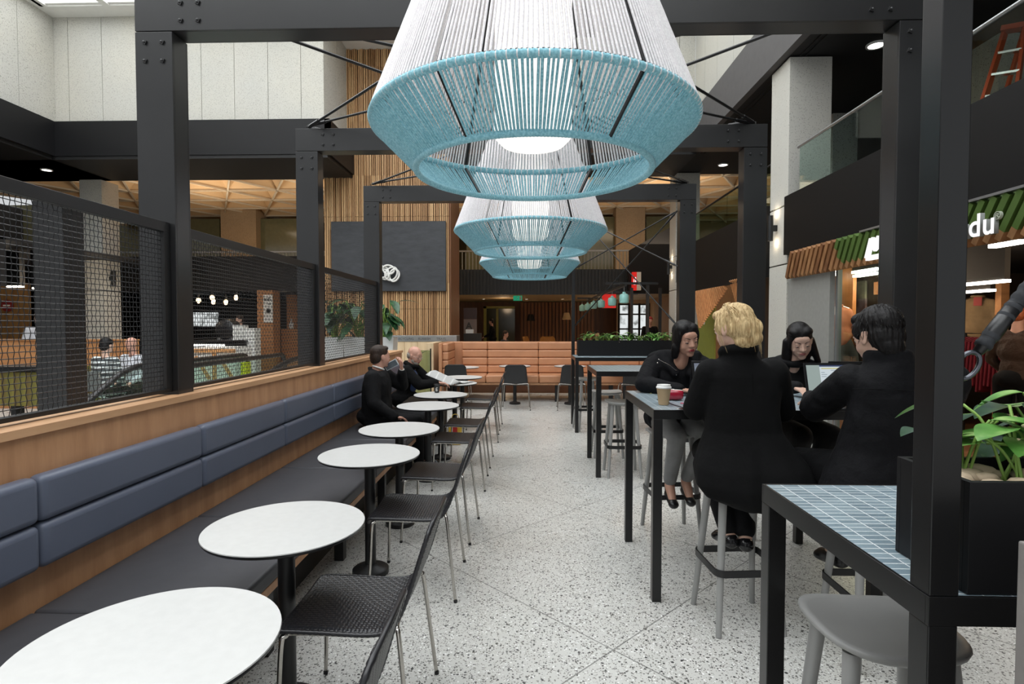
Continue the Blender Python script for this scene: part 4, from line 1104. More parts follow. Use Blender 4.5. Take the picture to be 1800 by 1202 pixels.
def hand_vol(mb, wrist, d, nrm, side=1, curl=(20, 30, 20), s=1.0, spread=.05, thumb=35):
    """palm and five jointed fingers; d points to the fingers, nrm away from the back of the hand (palm side)"""
    d = V(d).normalized(); nrm = V(nrm); nrm = (nrm-d*nrm.dot(d)).normalized(); lat = d.cross(nrm)*side  # towards the thumb
    w_ = V(wrist); L = .088*s
    for k, (o_, fl_, r_) in enumerate(((.030, 1.0, .0082), (.0098, 1.1, .0085), (-.0105, 1.03, .0082), (-.0295, .84, .0072))):
        o_ *= s
        kn = w_+d*(L-.004*abs(k-1)*s)+lat*o_
        mb.cap(w_+d*.008*s+lat*o_*.55, kn, .0135*s, .0105*s, 10)
        dd = (d+lat*(o_*spread/.02)).normalized(); p = kn
        ax = dd.cross(nrm)
        ang = 0
        for q, (ln, cu) in enumerate(zip((.041, .026, .021), curl)):
            ang += R(cu+k*2); v = dd*math.cos(ang)+nrm*math.sin(ang)
            p2 = p+v*ln*fl_*s; mb.cap(p, p2, r_*s*(1-.08*q), r_*s*(.92-.1*q), 9); p = p2
    t0 = w_+d*.02*s+lat*.018*s+nrm*.006*s; a = R(thumb)
    t1 = t0+(d*math.cos(a)+lat*math.sin(a)+nrm*.35).normalized()*.042*s; t2 = t1+(d*math.cos(a*.6)+lat*math.sin(a*.6)+nrm*.3).normalized()*.03*s; t3 = t2+(d*math.cos(a*.2)+lat*.1+nrm*.25).normalized()*.024*s
    mb.cap(t0, t1, .0145*s, .0112*s, 10).cap(t1, t2, .0108*s, .0095*s, 10).cap(t2, t3, .0095*s, .008*s, 10)
def ringloft(mb, rs, n=28, yaw=0, e=2.4):
    out = []
    for (z, cx, cy, rx, ry) in rs:
        r = []
        for j in range(n):
            a = 2*math.pi*j/n; ca, sa = math.cos(a), math.sin(a)
            x = rx*abs(ca)**(2/e)*math.copysign(1, ca); y = ry*abs(sa)**(2/e)*math.copysign(1, sa)
            r.append(V((cx, cy, z))+Rz(R(-yaw)) @ V((x, y, 0)))
        out.append(r)
    mb.rings(out); return mb
def torso_vol(mb, J, k=1.0):
    """trunk between pelvis and neck for joint set J"""
    p, ch, nk = V(J['pelvis']), V(J['chest']), V(J['neck']); s1, s2 = V(J['shl']), V(J['shr']); ax = (s2-s1).normalized()
    u = (ch-p).normalized(); f = ax.cross(u); rot = Mx((ax, f, u)).transposed()
    mb.ell(p, (.165*k, .12*k, .13), rot, 20); mb.ell((p*1.2+ch*.8)/2, (.135*k, .105*k, .14), rot, 20); mb.ell(ch, (.165*k, .118*k, .16), rot, 20)
    mb.ell(ch*.45+(s1+s2)*.275, (.17*k, .1*k, .085), rot, 20)
    for s_ in (s1, s2): mb.cap((ch*.3+nk*.7), s_, .055*k, .062*k)
def limb(mb, pts, rr):
    for a, b, r0, r1 in zip(pts[:-1], pts[1:], rr[:-1], rr[1:]): mb.cap(a, b, r0, r1, 16)
def person(label, J, head, skinm, hands=(), vox=.0055, hs=1.0, loc=None, neck=.052, group=None):
    m = MB(); W_ = headframe(*head); torso_vol(m, J, .88)
    head_vol(m, W_, hs)
    nk = V(J['neck']); m.cap(nk-V((0, 0, .03)), W_ @ V((0, -.022, -.055)), neck+.006, neck-.002)
    for s_ in 'lr':
        limb(m, [V(J['sh'+s_]), V(J['el'+s_]), V(J['wr'+s_])], [.043, .035, .023])
        limb(m, [V(J['hip'+s_]), V(J['kn'+s_]), V(J['an'+s_])], [.072, .05, .034])
        an = V(J['an'+s_]); to = V(J['toe'+s_]); m.cap(an-V((0, 0, .02)), to, .036, .024)
    for h in hands: hand_vol(m, *h)
    b = 1/hs
    inv = W_.inverted()
    def warp(v):
        q = inv @ v
        if abs(q.x) < .07 and q.y > .03 and abs(q.z) < .05:
            for sx in (-1, 1):
                d2 = ((q.x-sx*.031)/.017)**2+((q.z-.002)/.011)**2
                if d2 < 6: v = v-(W_.to_3x3() @ V((0, 1, 0)))*(.0035*math.exp(-d2))
        return v
    o = blob('person', m, vox, skinm, warp=warp, smooth=5, loc=loc or J['pelvis'])
    tag(o, label, 'person', group); return o, W_
def shoes(o, J, mat, heel=False, r=.04):
    for s_ in 'lr':
        an, to = V(J['an'+s_]), V(J['toe'+s_]); d = (to-an); d.z = 0; d.normalize()
        m = MB().cap(an-V((0, 0, .045))-d*.02, to, r, r*.8); m.ell(to-V((0, 0, .004)), (r*1.05, r*1.05, r*.6))
        blob('shoe', m, .008, mat, o, 3)
def trousers(o, J, mat, rr=(.098, .074, .05), vox=.009, cut=.0):
    m = MB(); p = V(J['pelvis']); m.ell(p, (.18, .14, .12))
    for s_ in 'lr':
        an = V(J['an'+s_]); kn = V(J['kn'+s_]); e = an.lerp(kn, .06)
        limb(m, [V(J['hip'+s_]), kn, e], list(rr))
    return blob('trousers', m, vox, mat, o, 5)
M_wool = cloth('black_wool', c(12, 12, 13), .9, .3, sheen=0); M_jkt = cloth('black_jacket', c(15, 15, 18), .8, .5, sheen=0)
M_suit = cloth('black_suit', c(17, 17, 19), .8, .3, sheen=0); M_tight = cloth('black_tights', c(16, 14, 15), .8, .15)
M_jean = cloth('grey_jeans', c(128, 128, 128), .9, .35); M_shoe = plain('black_shoe', c(22, 22, 23), .3)
M_lipr = plain('red_lips', c(140, 34, 44), .4); M_lipp = plain('muted_lips', c(168, 100, 96), .5); M_brow = plain('dark_brow', c(40, 28, 24), .8)
SK1 = skin('skin_tan', c(196, 150, 128)); SK2 = skin('skin_light', c(214, 176, 156)); SK3 = skin('skin_fair', c(222, 182, 162)); SK4 = skin('skin_ruddy', c(206, 156, 136))
M_hblack = hairm('black_hair', c(9, 8, 9), c(26, 23, 23)); M_hblond = hairm('blonde_hair', c(150, 118, 76), c(226, 200, 152)); M_hbrown = hairm('brown_hair', c(34, 26, 22), c(66, 52, 44)); M_hgrey = hairm('grey_stubble', c(150, 140, 130), c(190, 180, 170))

def jf(v):
    n = noise.noise(v*9)*.009+noise.noise(v*21)*.0045; return v+V((n, -abs(n)*.5, n*.6))
# ---- blonde woman in a long black coat, back to the viewer
J = dict(pelvis=(1.12, 2.90, .86), chest=(1.085, 2.87, 1.14), neck=(1.06, 2.85, 1.35), shl=(.935, 2.87, 1.285), shr=(1.245, 2.86, 1.285), ell=(.885, 2.95, 1.10), elr=(1.335, 2.96, 1.09),
         wrl=(.99, 3.2, 1.105), wrr=(1.24, 3.22, 1.105), hipl=(1.03, 2.92, .83), hipr=(1.21, 2.92, .83), knl=(1.04, 3.28, .80), knr=(1.24, 3.28, .80), anl=(1.09, 3.02, .42), anr=(1.17, 3.0, .41), toel=(1.07, 3.12, .36), toer=(1.19, 3.1, .36))
o, W_ = person('blonde woman in a long black coat seated with her back to the viewer', J, ((1.035, 2.845, 1.515), -28, 14, 0), SK3, hands=[(J['wrl'], (.5, 1, -.05), (0, 0, -1), 1), (J['wrr'], (-.5, 1, -.05), (0, 0, -1), -1)], loc=(1.12, 2.9, .76))
face_parts(o, W_, M_lipp, plain('blond_brow', c(140, 108, 70), .8))
m = MB()
ringloft(m, [(.612, 1.20, 2.79, .10, .07), (.635, 1.19, 2.79, .19, .12), (.68, 1.165, 2.80, .265, .155), (.74, 1.15, 2.82, .300, .18), (.82, 1.135, 2.85, .288, .19), (.91, 1.115, 2.87, .235, .165), (1.0, 1.10, 2.87, .188, .132), (1.10, 1.09, 2.865, .182, .125), (1.20, 1.09, 2.865, .19, .12), (1.28, 1.085, 2.86, .19, .11), (1.325, 1.08, 2.855, .16, .095), (1.36, 1.07, 2.85, .105, .08), (1.39, 1.06, 2.848, .078, .075), (1.435, 1.05, 2.842, .072, .074)])
limb(m, [V(J['shl'])+V((0, 0, .004)), V(J['ell']), V(J['wrl'])], [.078, .068, .05]); limb(m, [V(J['shr'])+V((0, 0, .004)), V(J['elr']), V(J['wrr'])], [.078, .068, .05])
m.tube([(1.06+.075*math.cos(a), 2.845+.075*math.sin(a), 1.405-.02*math.sin(a)) for a in [2*math.pi*k/16 for k in range(16)]], .024, 10, closed=True)
for a, b in (('hipl', 'knl'), ('hipr', 'knr')): limb(m, [V(J[a]), V(J[b])], [.105, .08])
def folds(v, amp=.007):
    if v.z < 1.0: 
        a = math.atan2(v.y-2.85, v.x-1.13); k = min(1, (1.0-v.z)/.25)
        f = amp*k*(math.sin(a*7+v.z*4)+.5*math.sin(a*13+1)); return v+V((math.cos(a), math.sin(a), 0))*f
    return v
ct = blob('coat', m, .008, M_wool, o, 6, warp=folds)
MB().tube([(1.098+.002*math.sin(k), 2.745-.0*k, 1.3-.05*k) for k in range(5)], .0015, 4).build('back_seam', M_wool, ct)
trousers(o, J, M_suit, (.08, .07, .055)); shoes(o, J, plain('shiny_black_shoe', c(30, 30, 32), .18), r=.042)
m = MB(); r3 = W_.to_3x3()
for cn, rd in (((0, -.022, .045), (.081, .1, .086)), ((0, -.055, .0), (.078, .072, .085)), ((0, -.08, -.02), (.062, .045, .06)), ((.035, -.095, -.015), (.045, .035, .05)), ((-.05, -.0, .02), (.032, .06, .06)), ((.05, 0, .02), (.032, .06, .06)), ((0, .05, .085), (.06, .04, .03)), ((.03, -.082, -.06), (.05, .04, .045)), ((.0, -.06, -.075), (.06, .045, .04))):
    m.ell(W_ @ V(cn), rd, r3, 20)
def tousle(v):
    q = W_.inverted() @ v; a = math.atan2(q.x, -q.y)
    return v+(W_.to_3x3() @ V((q.x, q.y, 0)).normalized())*.0035*(math.sin(a*17+q.z*22)+.6*math.sin(a*31-q.z*30))
h = blob('hair', m, .006, M_hblond, o, 3, warp=tousle)
rg = random.Random(11)
for k in range(46):      # loose strands swept from the crown to the knot and down the neck
    a = rg.uniform(-2.6, 2.6) if k < 36 else rg.uniform(-1.3, 1.3); st = MB()
    sx = math.sin(a)
    p0 = V((sx*.035, -.01+.03*math.cos(a), .132)); p1 = V((sx*.074, -.02-.03*math.cos(a)-.045, .07+rg.uniform(-.02, .02))); p2 = V((.02+sx*.045+rg.uniform(-.01, .01), -.12+abs(sx)*.03+rg.uniform(-.008, .008), -.01+rg.uniform(-.02, .02)))
    ln = rg.uniform(.02, .035) if k < 36 else rg.uniform(.07, .15)
    p3 = p2+V((rg.uniform(-.012, .015), rg.uniform(-.0, .015), -ln))
    pts = catmull([W_ @ p for p in (p0, p1, p2, p3)], 6); n = len(pts)
    st.tube(pts, [.0022*(1-(i/n)**2*.8) for i in range(n)], 5); st.build('hair_strand', M_hblond, h, smooth='all')
for q in (-1, 1):
    for k in range(4):
        x = q*(.066+rg.uniform(-.01, .012)); y = .02+rg.uniform(-.02, .05); st = MB()
        pts = catmull([W_ @ V(p) for p in ((x*.5, y-.02, .125), (x*1.04, y, .06), (x*1.06, y+.012, -.02), (x*1.0+rg.uniform(-.01, .01), y+rg.uniform(-.02, .02), -.06-rg.uniform(0, .09)))], 6); n = len(pts)
        st.tube(pts, [.0018*(1-(i/n)**2*.85) for i in range(n)], 5); st.build('hair_strand', M_hblond, h, smooth='all')

# ---- dark haired woman, left, leaning over the table
J = dict(pelvis=(1.06, 4.14, .86), chest=(1.03, 4.03, 1.12), neck=(1.07, 3.95, 1.295), shl=(1.24, 3.99, 1.245), shr=(.885, 4.0, 1.24), ell=(1.40, 3.86, 1.125), elr=(.80, 3.87, 1.125),
         wrl=(1.24, 3.70, 1.115), wrr=(1.0, 3.70, 1.112), hipl=(1.14, 4.12, .84), hipr=(.98, 4.12, .84), knl=(1.22, 3.80, .80), knr=(1.02, 3.82, .78), anl=(1.125, 3.97, .44), anr=(1.005, 3.95, .42), toel=(1.13, 3.86, .31), toer=(1.005, 3.84, .30))
o, W_ = person('dark haired woman in a black zip jacket and grey jeans leaning over the tiled table', J, ((1.085, 3.87, 1.44), 166, 14, 8), SK1, hands=[(J['wrr'], (.9, -.5, -.12), (0, 0, -1), 1, (25, 30, 25)), (J['wrl'], (-.9, -.4, 0), (0, 0, -1), -1)], loc=(1.06, 4.14, .76), neck=.047)
face_parts(o, W_, M_lipr, M_brow)
m = MB(); torso_vol(m, J, 1.05); limb(m, [V(J['shr']), V(J['elr']), V(J['wrr'])], [.07, .06, .042]); limb(m, [V(J['shl']), V(J['ell']), V(J['wrl'])], [.07, .06, .042])
m.ell(V(J['pelvis'])+V((0, .02, 0)), (.2, .17, .13)); m.ell((1.0, 4.07, 1.3), (.14, .06, .055)); m.cap((.95, 3.99, 1.31), (1.02, 3.885, 1.20), .042, .03); m.cap((1.19, 3.99, 1.31), (1.12, 3.885, 1.2), .042, .03); m.cap((.95, 4.0, 1.31), (1.19, 4.0, 1.31), .05); m.cap((.90, 4.0, 1.27), (1.05, 3.98, 1.30), .05); m.cap((1.24, 4.0, 1.27), (1.08, 3.98, 1.30), .05)
blob('jacket', m, .008, M_jkt, o, 4, warp=jf)
zp = MB().tube(catmull([at(px, py, Y=Y_) for px, py, Y_ in ((1157, 631, 3.865), (1166, 636, 3.86), (1176, 641, 3.855), (1190, 652, 3.855))], 5), .0024, 6); zp.build('zip', M_chrome, o, smooth='all')
for px, py in ((1156, 638), (1189, 658)): MB().ell(at(px, py, Y=3.86), (.0065, .004, .0065), n=10).build('snap_button', M_chrome, o, smooth='all')
trousers(o, J, M_jean, (.088, .066, .046))
for s_ in 'lr':
    an, to = V(J['an'+s_]), V(J['toe'+s_]); m = MB()
    m.cap(an+V((0, .03, -.09)), to, .032, .034); m.ell(to-V((0, 0, .0)), (.037, .045, .03)); m.cap(an+V((0, .045, -.05)), an+V((0, .04, -.14)), .026, .012)
    blob('pump_shoe', m, .007, M_shoe, o, 3)
m = MB(); r3 = W_.to_3x3()
for cn, rd in (((0, -.022, .048), (.079, .098, .082)), ((0, -.05, -.02), (.074, .062, .1)), ((-.066, -.0, -.01), (.018, .046, .085)), ((.068, .0, -.0), (.018, .048, .09)), ((0, -.07, -.1), (.066, .042, .075)), ((-.033, .022, .082), (.044, .046, .032)), ((.033, .02, .083), (.044, .046, .033)), ((-.068, .028, .03), (.012, .03, .05)), ((.068, .03, .03), (.013, .034, .055))):
    m.ell(W_ @ V(cn), rd, r3, 20)
m.cap(W_ @ V((.072, .0, -.05)), W_ @ V((.075, -.01, -.115)), .032, .024)
blob('hair', m, .006, M_hblack, o, 4)
# brown scarf-like hair ends seen right of her face
# ---- long haired woman on the right, behind the laptop
J = dict(pelvis=(1.80, 4.16, .86), chest=(1.82, 4.06, 1.10), neck=(1.86, 3.985, 1.265), shl=(2.02, 4.03, 1.205), shr=(1.67, 4.03, 1.215), ell=(2.1, 3.86, 1.09), elr=(1.60, 3.84, 1.125),
         wrl=(1.9, 3.72, 1.13), wrr=(1.74, 3.66, 1.13), hipl=(1.88, 4.12, .84), hipr=(1.72, 4.12, .84), knl=(2.0, 3.72, .80), knr=(1.80, 3.72, .80), anl=(1.92, 3.9, .42), anr=(1.83, 3.9, .40), toel=(1.92, 3.8, .31), toer=(1.83, 3.78, .31))
o, W_ = person('long black haired woman looking down at the laptop, facing the viewer', J, ((1.875, 3.90, 1.425), 192, 24, 6), SK2, hands=[(J['wrr'], (.2, -1, -.15), (0, 0, -1), 1), (J['wrl'], (-.3, -1, 0), (0, 0, -1), -1)], loc=(1.8, 4.16, .76), neck=.046)
face_parts(o, W_, M_lipp, M_brow)
m = MB(); torso_vol(m, J, 1.05); limb(m, [V(J['shr']), V(J['elr']), V(J['wrr'])], [.066, .056, .04]); limb(m, [V(J['shl']), V(J['ell']), V(J['wrl'])], [.066, .056, .04])
m.ell((1.84, 4.03, 1.28), (.09, .07, .05)); m.tube([(1.86+.075*math.cos(a), 3.985+.07*math.sin(a), 1.285+.02*math.sin(a)) for a in [2*math.pi*k/16 for k in range(16)]], .026, 8, closed=True); m.cap((1.70, 4.02, 1.25), (1.86, 4.0, 1.28), .05); m.cap((2.0, 4.02, 1.25), (1.86, 4.0, 1.28), .05); blob('jacket', m, .009, M_suit, o, 4, warp=jf)
tr_ = trousers(o, J, M_tight, (.1, .08, .045)); tr_.name = 'tights'; shoes(o, J, M_shoe, r=.036)
m = MB(); r3 = W_.to_3x3()
for cn, rd in (((0, -.022, .046), (.081, .1, .084)), ((0, -.055, -.02), (.078, .06, .1)), ((-.033, .022, .082), (.044, .047, .032)), ((.033, .022, .082), (.044, .047, .032)), ((0, -.045, -.15), (.082, .036, .11)), ((.070, .026, .01), (.012, .034, .06)), ((-.070, -.03, .01), (.015, .035, .06)), ((0, -.075, -.11), (.08, .04, .1))):
    m.ell(W_ @ V(cn), rd, r3, 20)
m.cap(W_ @ V((.078, .0, .0)), W_ @ V((.09, .02, -.22)), .032, .036); m.cap(W_ @ V((-.075, -.045, -.02)), W_ @ V((-.13, -.05, -.2)), .03, .02); m.cap(W_ @ V((.05, -.06, -.05)), W_ @ V((.08, -.05, -.28)), .05, .04)
blob('hair', m, .006, M_hblack, o, 4)

# ---- man in the black jacket, back to the viewer
J = dict(pelvis=(1.60, 2.60, .88), chest=(1.63, 2.54, 1.16), neck=(1.60, 2.51, 1.375), shl=(1.475, 2.58, 1.285), shr=(1.82, 2.46, 1.295), ell=(1.435, 2.82, 1.12), elr=(1.90, 2.62, 1.10),
         wrl=(1.545, 3.07, 1.135), wrr=(1.80, 3.0, 1.12), hipl=(1.5, 2.64, .84), hipr=(1.70, 2.62, .84), knl=(1.45, 3.0, .80), knr=(1.75, 3.02, .80), anl=(1.55, 2.8, .42), anr=(1.68, 2.8, .41), toel=(1.53, 2.9, .35), toer=(1.69, 2.9, .35))
o, W_ = person('man in a black jacket with short black hair typing, back to the viewer', J, ((1.56, 2.535, 1.485), -10, 16, 0), SK2, hands=[(J['wrl'], (.35, 1, -.12), (0, 0, -1), 1, (15, 25, 15)), (J['wrr'], (-.3, 1, 0), (0, 0, -1), -1)], loc=(1.6, 2.6, .76), hs=1.06, neck=.06)
face_parts(o, W_, M_lipp, M_brow, 1.06)
m = MB()
ringloft(m, [(.70, 1.60, 2.56, .24, .16), (.76, 1.60, 2.57, .27, .19), (.86, 1.61, 2.58, .25, .17), (.98, 1.63, 2.57, .215, .15), (1.10, 1.64, 2.55, .205, .14), (1.22, 1.64, 2.535, .20, .13), (1.29, 1.635, 2.525, .18, .11), (1.335, 1.62, 2.52, .14, .1), (1.37, 1.605, 2.515, .1, .09), (1.43, 1.59, 2.515, .088, .085)], yaw=-14)
limb(m, [V(J['shl']), V(J['ell']), V(J['wrl'])], [.078, .07, .05]); limb(m, [V(J['shr']), V(J['elr']), V(J['wrr'])], [.08, .07, .05])
jk = blob('jacket', m, .008, M_jkt, o, 4, warp=jf)
yo = MB().tube([(1.40+.018*k, 2.425-.014*math.sin(k/20*math.pi)-.0025*k+.012, 1.262+.002*math.sin(k/3)) for k in range(20)], .0022, 5); yo.build('yoke_seam', M_wool, jk)
trousers(o, J, M_suit, (.11, .085, .055)); shoes(o, J, M_shoe, r=.045)
m = MB(); r3 = W_.to_3x3(); s = 1.06
for cn, rd in (((0, -.022, .048), (.08, .099, .084)), ((0, -.045, .0), (.075, .062, .085)), ((0, -.058, -.05), (.058, .042, .052)), ((0, .045, .085), (.06, .045, .034)), ((-.068, .01, .03), (.014, .04, .04)), ((.068, .01, .03), (.014, .04, .04))):
    m.ell(W_ @ (V(cn)*s), [a*s for a in rd], r3, 20)
rg = random.Random(4)
for k in range(0):
    a = rg.uniform(0, 6.28); e = rg.uniform(-.75, 1.5); n_ = V((math.cos(a)*math.cos(e)*.08, math.sin(a)*math.cos(e)*.1-.024, .045+math.sin(e)*(.084 if e > 0 else .1)))
    if n_.y > .02 and n_.z < .07: continue
    dv = V((n_.x*.9, n_.y*.4+.03, n_.z*.2-.03)).normalized(); p = n_*s
    m.cap(W_ @ (p*.985), W_ @ (p*.995+dv*.022), .0042, .0022, 6)
def strk(v):
    q = W_.inverted() @ v; a = math.atan2(q.x, q.y+.02)
    return v+(W_.to_3x3() @ q.normalized())*(.006*noise.noise(V((a*9, q.z*14, 3)))+.003*noise.noise(V((a*24, q.z*20, 8))))
hd = blob('hair', m, .0045, M_hblack, o, 2, warp=strk)
tf = MB()
for k in range(240):
    a = rg.uniform(0, 6.28); e = rg.uniform(-.6, 1.5); n_ = V((math.cos(a)*math.cos(e)*.081, math.sin(a)*math.cos(e)*.1-.022, .048+math.sin(e)*.085))
    if n_.y > .03 and n_.z < .06 or n_.z < -.05: continue
    g0 = V((-n_.y*.4-.02, n_.x*.3+.03, -.05)).normalized(); p = n_*s
    tf.tube([W_ @ p, W_ @ (p*1.02+g0*.016), W_ @ (p*1.0+g0*.034)], [.0022, .0018, .0005], 4)
tf.build('hair_tufts', M_hblack, hd, smooth='all')

# ---- man in the dark suit on the bench
J = dict(pelvis=(-1.63, 5.86, .56), chest=(-1.625, 5.86, .84), neck=(-1.60, 5.87, 1.065), shl=(-1.58, 6.05, .99), shr=(-1.60, 5.67, .985), ell=(-1.40, 6.16, .86), elr=(-1.56, 5.59, .74),
         wrl=(-1.375, 6.03, 1.055), wrr=(-1.36, 5.62, .60), hipl=(-1.58, 5.96, .54), hipr=(-1.58, 5.77, .54), knl=(-1.14, 5.95, .52), knr=(-1.16, 5.76, .52), anl=(-1.12, 5.95, .10), anr=(-1.14, 5.76, .10), toel=(-.99, 5.95, .05), toer=(-1.0, 5.76, .05))
o, W_ = person('man in a dark suit on the grey bench lifting a phone to his face', J, ((-1.565, 5.875, 1.195), 50, 2, 0), SK4, hands=[(J['wrl'], (.1, -.2, 1), (-1, -.3, 0), -1, (35, 45, 30)), (J['wrr'], (.9, .3, -.2), (0, 0, -1), 1)], vox=.007, loc=(-1.63, 5.86, .46), neck=.056)
face_parts(o, W_, M_lipp, M_brow)
m = MB(); torso_vol(m, J, 1.12); limb(m, [V(J['shr']), V(J['elr']), V(J['wrr'])], [.086, .07, .05]); limb(m, [V(J['shl']), V(J['ell']), V(J['wrl']).lerp(V(J['ell']), .2)], [.086, .07, .052]); m.ell(V(J['pelvis'])+V((-.0, 0, .01)), (.19, .2, .11))
ringloft(m, [(.50, -1.60, 5.86, .2, .15), (.62, -1.60, 5.86, .205, .16), (.78, -1.61, 5.86, .2, .15), (.92, -1.6, 5.86, .215, .145), (1.0, -1.6, 5.86, .2, .12), (1.05, -1.6, 5.865, .12, .09)], yaw=84)
m.tube([(-1.597+.085*math.cos(a), 5.87+.085*math.sin(a), 1.045-.03*math.cos(a)) for a in [2*math.pi*k/16 for k in range(16)]], .02, 8, closed=True)
sj = blob('suit_jacket', m, .009, M_suit, o, 4, warp=jf)
MB().tube([WM[o] @ (WM[o].inverted() @ p) for p in [W_ @ V((.058*math.sin(a), -.022-.058*math.cos(a), -.118+.02*math.cos(a))) for a in [2*math.pi*k/20 for k in range(20)]]], .009, 8, closed=True).build('shirt_collar', M_white, o, smooth='all')
MB().cap(V(J['wrl']).lerp(V(J['ell']), .22), V(J['wrl']).lerp(V(J['ell']), .1), .037, .033).build('shirt_cuff', M_white, o, smooth='all')
trousers(o, J, M_suit, (.1, .078, .056)); shoes(o, J, M_shoe, r=.044)
m = MB(); r3 = W_.to_3x3()
for cn, rd in (((0, -.022, .048), (.08, .1, .084)), ((0, -.055, .0), (.079, .062, .08)), ((0, -.068, -.04), (.062, .04, .04)), ((0, .045, .092), (.055, .035, .026))): m.ell(W_ @ V(cn), rd, r3, 18)
blob('hair', m, .007, M_hbrown, o, 3)
ph = at(688, 641, Y=5.93)
t = thing('phone', 'grey phone with pale edge held up by the man in the suit', 'phone', ph)
MB().obox(ph, (.075, .012, .15), Mx.Rotation(R(62), 3, 'Y') @ Mx.Rotation(R(10), 3, 'Z')).build('body', plain('phone_silver', c(196, 200, 204), .3), t, bevel=.004)
MB().obox(ph-V((0, .007, 0)), (.062, .002, .13), Mx.Rotation(R(62), 3, 'Y') @ Mx.Rotation(R(10), 3, 'Z')).build('screen', plain('phone_screen', c(96, 104, 110), .15), t)

# ---- older man reading
J = dict(pelvis=(-1.60, 7.16, .56), chest=(-1.56, 7.15, .82), neck=(-1.50, 7.14, 1.01), shl=(-1.49, 7.33, .95), shr=(-1.53, 6.97, .95), ell=(-1.31, 7.36, .77), elr=(-1.36, 6.93, .78),
         wrl=(-1.10, 7.32, .79), wrr=(-1.14, 7.03, .80), hipl=(-1.54, 7.25, .54), hipr=(-1.54, 7.06, .54), knl=(-1.14, 7.30, .52), knr=(-1.12, 7.06, .52), anl=(-1.12, 7.28, .10), anr=(-1.14, 7.06, .10), toel=(-.99, 7.27, .05), toer=(-1.0, 7.06, .05))
o, W_ = person('older balding man with glasses in a dark jacket reading a newspaper on the bench', J, ((-1.455, 7.13, 1.135), 112, 20, 0), SK4, hands=[(J['wrl'], (1, -.1, 0), (0, 0, -1), -1), (J['wrr'], (1, .2, -.1), (0, 0, -1), 1)], vox=.0075, loc=(-1.6, 7.16, .46), neck=.054)
face_parts(o, W_, M_lipp, plain('grey_brow', c(150, 140, 130), .8))
m = MB(); torso_vol(m, J, 1.12); limb(m, [V(J['shr']), V(J['elr']), V(J['wrr']).lerp(V(J['elr']), .12)], [.078, .068, .05]); limb(m, [V(J['shl']), V(J['ell']), V(J['wrl']).lerp(V(J['ell']), .12)], [.078, .068, .05]); m.ell(V(J['pelvis'])+V((0, 0, .02)), (.2, .2, .12)); m.tube([(-1.495+.08*math.cos(a), 7.14+.08*math.sin(a), 1.02-.03*math.cos(a)) for a in [2*math.pi*k/16 for k in range(16)]], .03, 8, closed=True)
blob('jacket', m, .01, M_wool, o, 4, warp=jf)
m = MB().ell(V(J['chest'])+V((.085, -.05, .0)), (.07, .09, .15), n=18); blob('blue_shirt', m, .012, cloth('blue_shirt', c(66, 84, 128), .8), o, 2)
trousers(o, J, cloth('brown_trousers', c(70, 62, 54)), (.1, .078, .056)); shoes(o, J, M_shoe, r=.044)
m = MB(); r3 = W_.to_3x3()
for cn, rd in (((0, -.045, -.005), (.0735, .066, .055)), ((0, -.06, -.03), (.06, .045, .04))): m.ell(W_ @ V(cn), rd, r3, 16)
blob('hair', m, .008, M_hgrey, o, 2)
m = MB(); 
for cn, rd in (((0, .045, -.075), (.05, .045, .035)), ((.045, .02, -.05), (.02, .03, .035)), ((-.045, .02, -.05), (.02, .03, .035))): m.ell(W_ @ V(cn), rd, r3, 16)
blob('beard', m, .007, M_hgrey, o, 2)
g = MB()
for q in (-1, 1):
    g.tube([W_ @ V((q*.031+.018*math.cos(a), .099, .0+.013*math.sin(a))) for a in [2*math.pi*k/16 for k in range(16)]], .0014, 5, closed=True)
    g.tube([W_ @ V(p) for p in ((q*.049, .098, .003), (q*.078, .0, .005))], .0014, 5)
g.tube([W_ @ V(p) for p in ((-.013, .1, .002), (0, .103, .004), (.013, .1, .002))], .0014, 5); g.build('glasses', M_chrome, o, smooth='all')
# ================================================================ LEFT SIDE BEHIND THE MESH
MB().box(-3.62, -3.40, 4.0, 4.2, 0, 2.45).solo('steel_post', M_black, 'dark square post behind the nearest mesh screen, beside the escalator rail', 'post', bevel=.003)
def pot(x, y, s, label, seed, spread=.36):
    t = thing('potted_plant', label, 'potted plant', (x, y, 0), 0)
    m = MB(); w1, w0, h = .21*s, .15*s, 1.33
    rs = [[V((x+a*w, y+b*w, z)) for a, b in ((-1, -1), (1, -1), (1, 1), (-1, 1))] for w, z in ((w0, 0), (w1, h), (w1-.03, h), (w1-.04, h-.05))]
    m.rings(rs); m.build('pot', plain('white_pot', c(206, 208, 208), .35), t, bevel=.006)
    r = random.Random(seed)
    st = MB(); lf = MB()
    for k in range(30):
        a = r.uniform(0, 6.28); ht = r.uniform(.1, .62); rad = r.uniform(.05, spread)*(.5+.6*ht)
        tip = V((x+math.cos(a)*rad, y+math.sin(a)*rad, h+ht)); b0 = V((x+r.uniform(-.06, .06), y+r.uniform(-.06, .06), h-.05))
        st.tube(catmull([b0, (b0+tip)/2+V((0, 0, .1)), tip], 4), .006, 5)
        leaf(lf, tip, V((math.cos(a), math.sin(a), r.uniform(-.7, .3))), (0, 0, 1), r.uniform(.2, .34), r.uniform(.06, .09), 0, .35)
    s_ = st.build('stems', M_stem, t, smooth='all'); lf.build('leaves', M_leafd, s_, smooth='all'); return t
for px, l_, sd_ in ((590, 'dark green plant in a tall white tapered pot, left one behind the mesh', 1), (632, 'dark green plant in a tall white pot, middle one behind the mesh', 2), (678, 'dark green plant in a tall white pot just right of the farthest steel frame', 3)):
    p = at(px, 600, Y=9.3); pot(p.x, 9.3, 1.0 if px < 660 else .8, l_, sd_, .38 if px < 660 else .3)
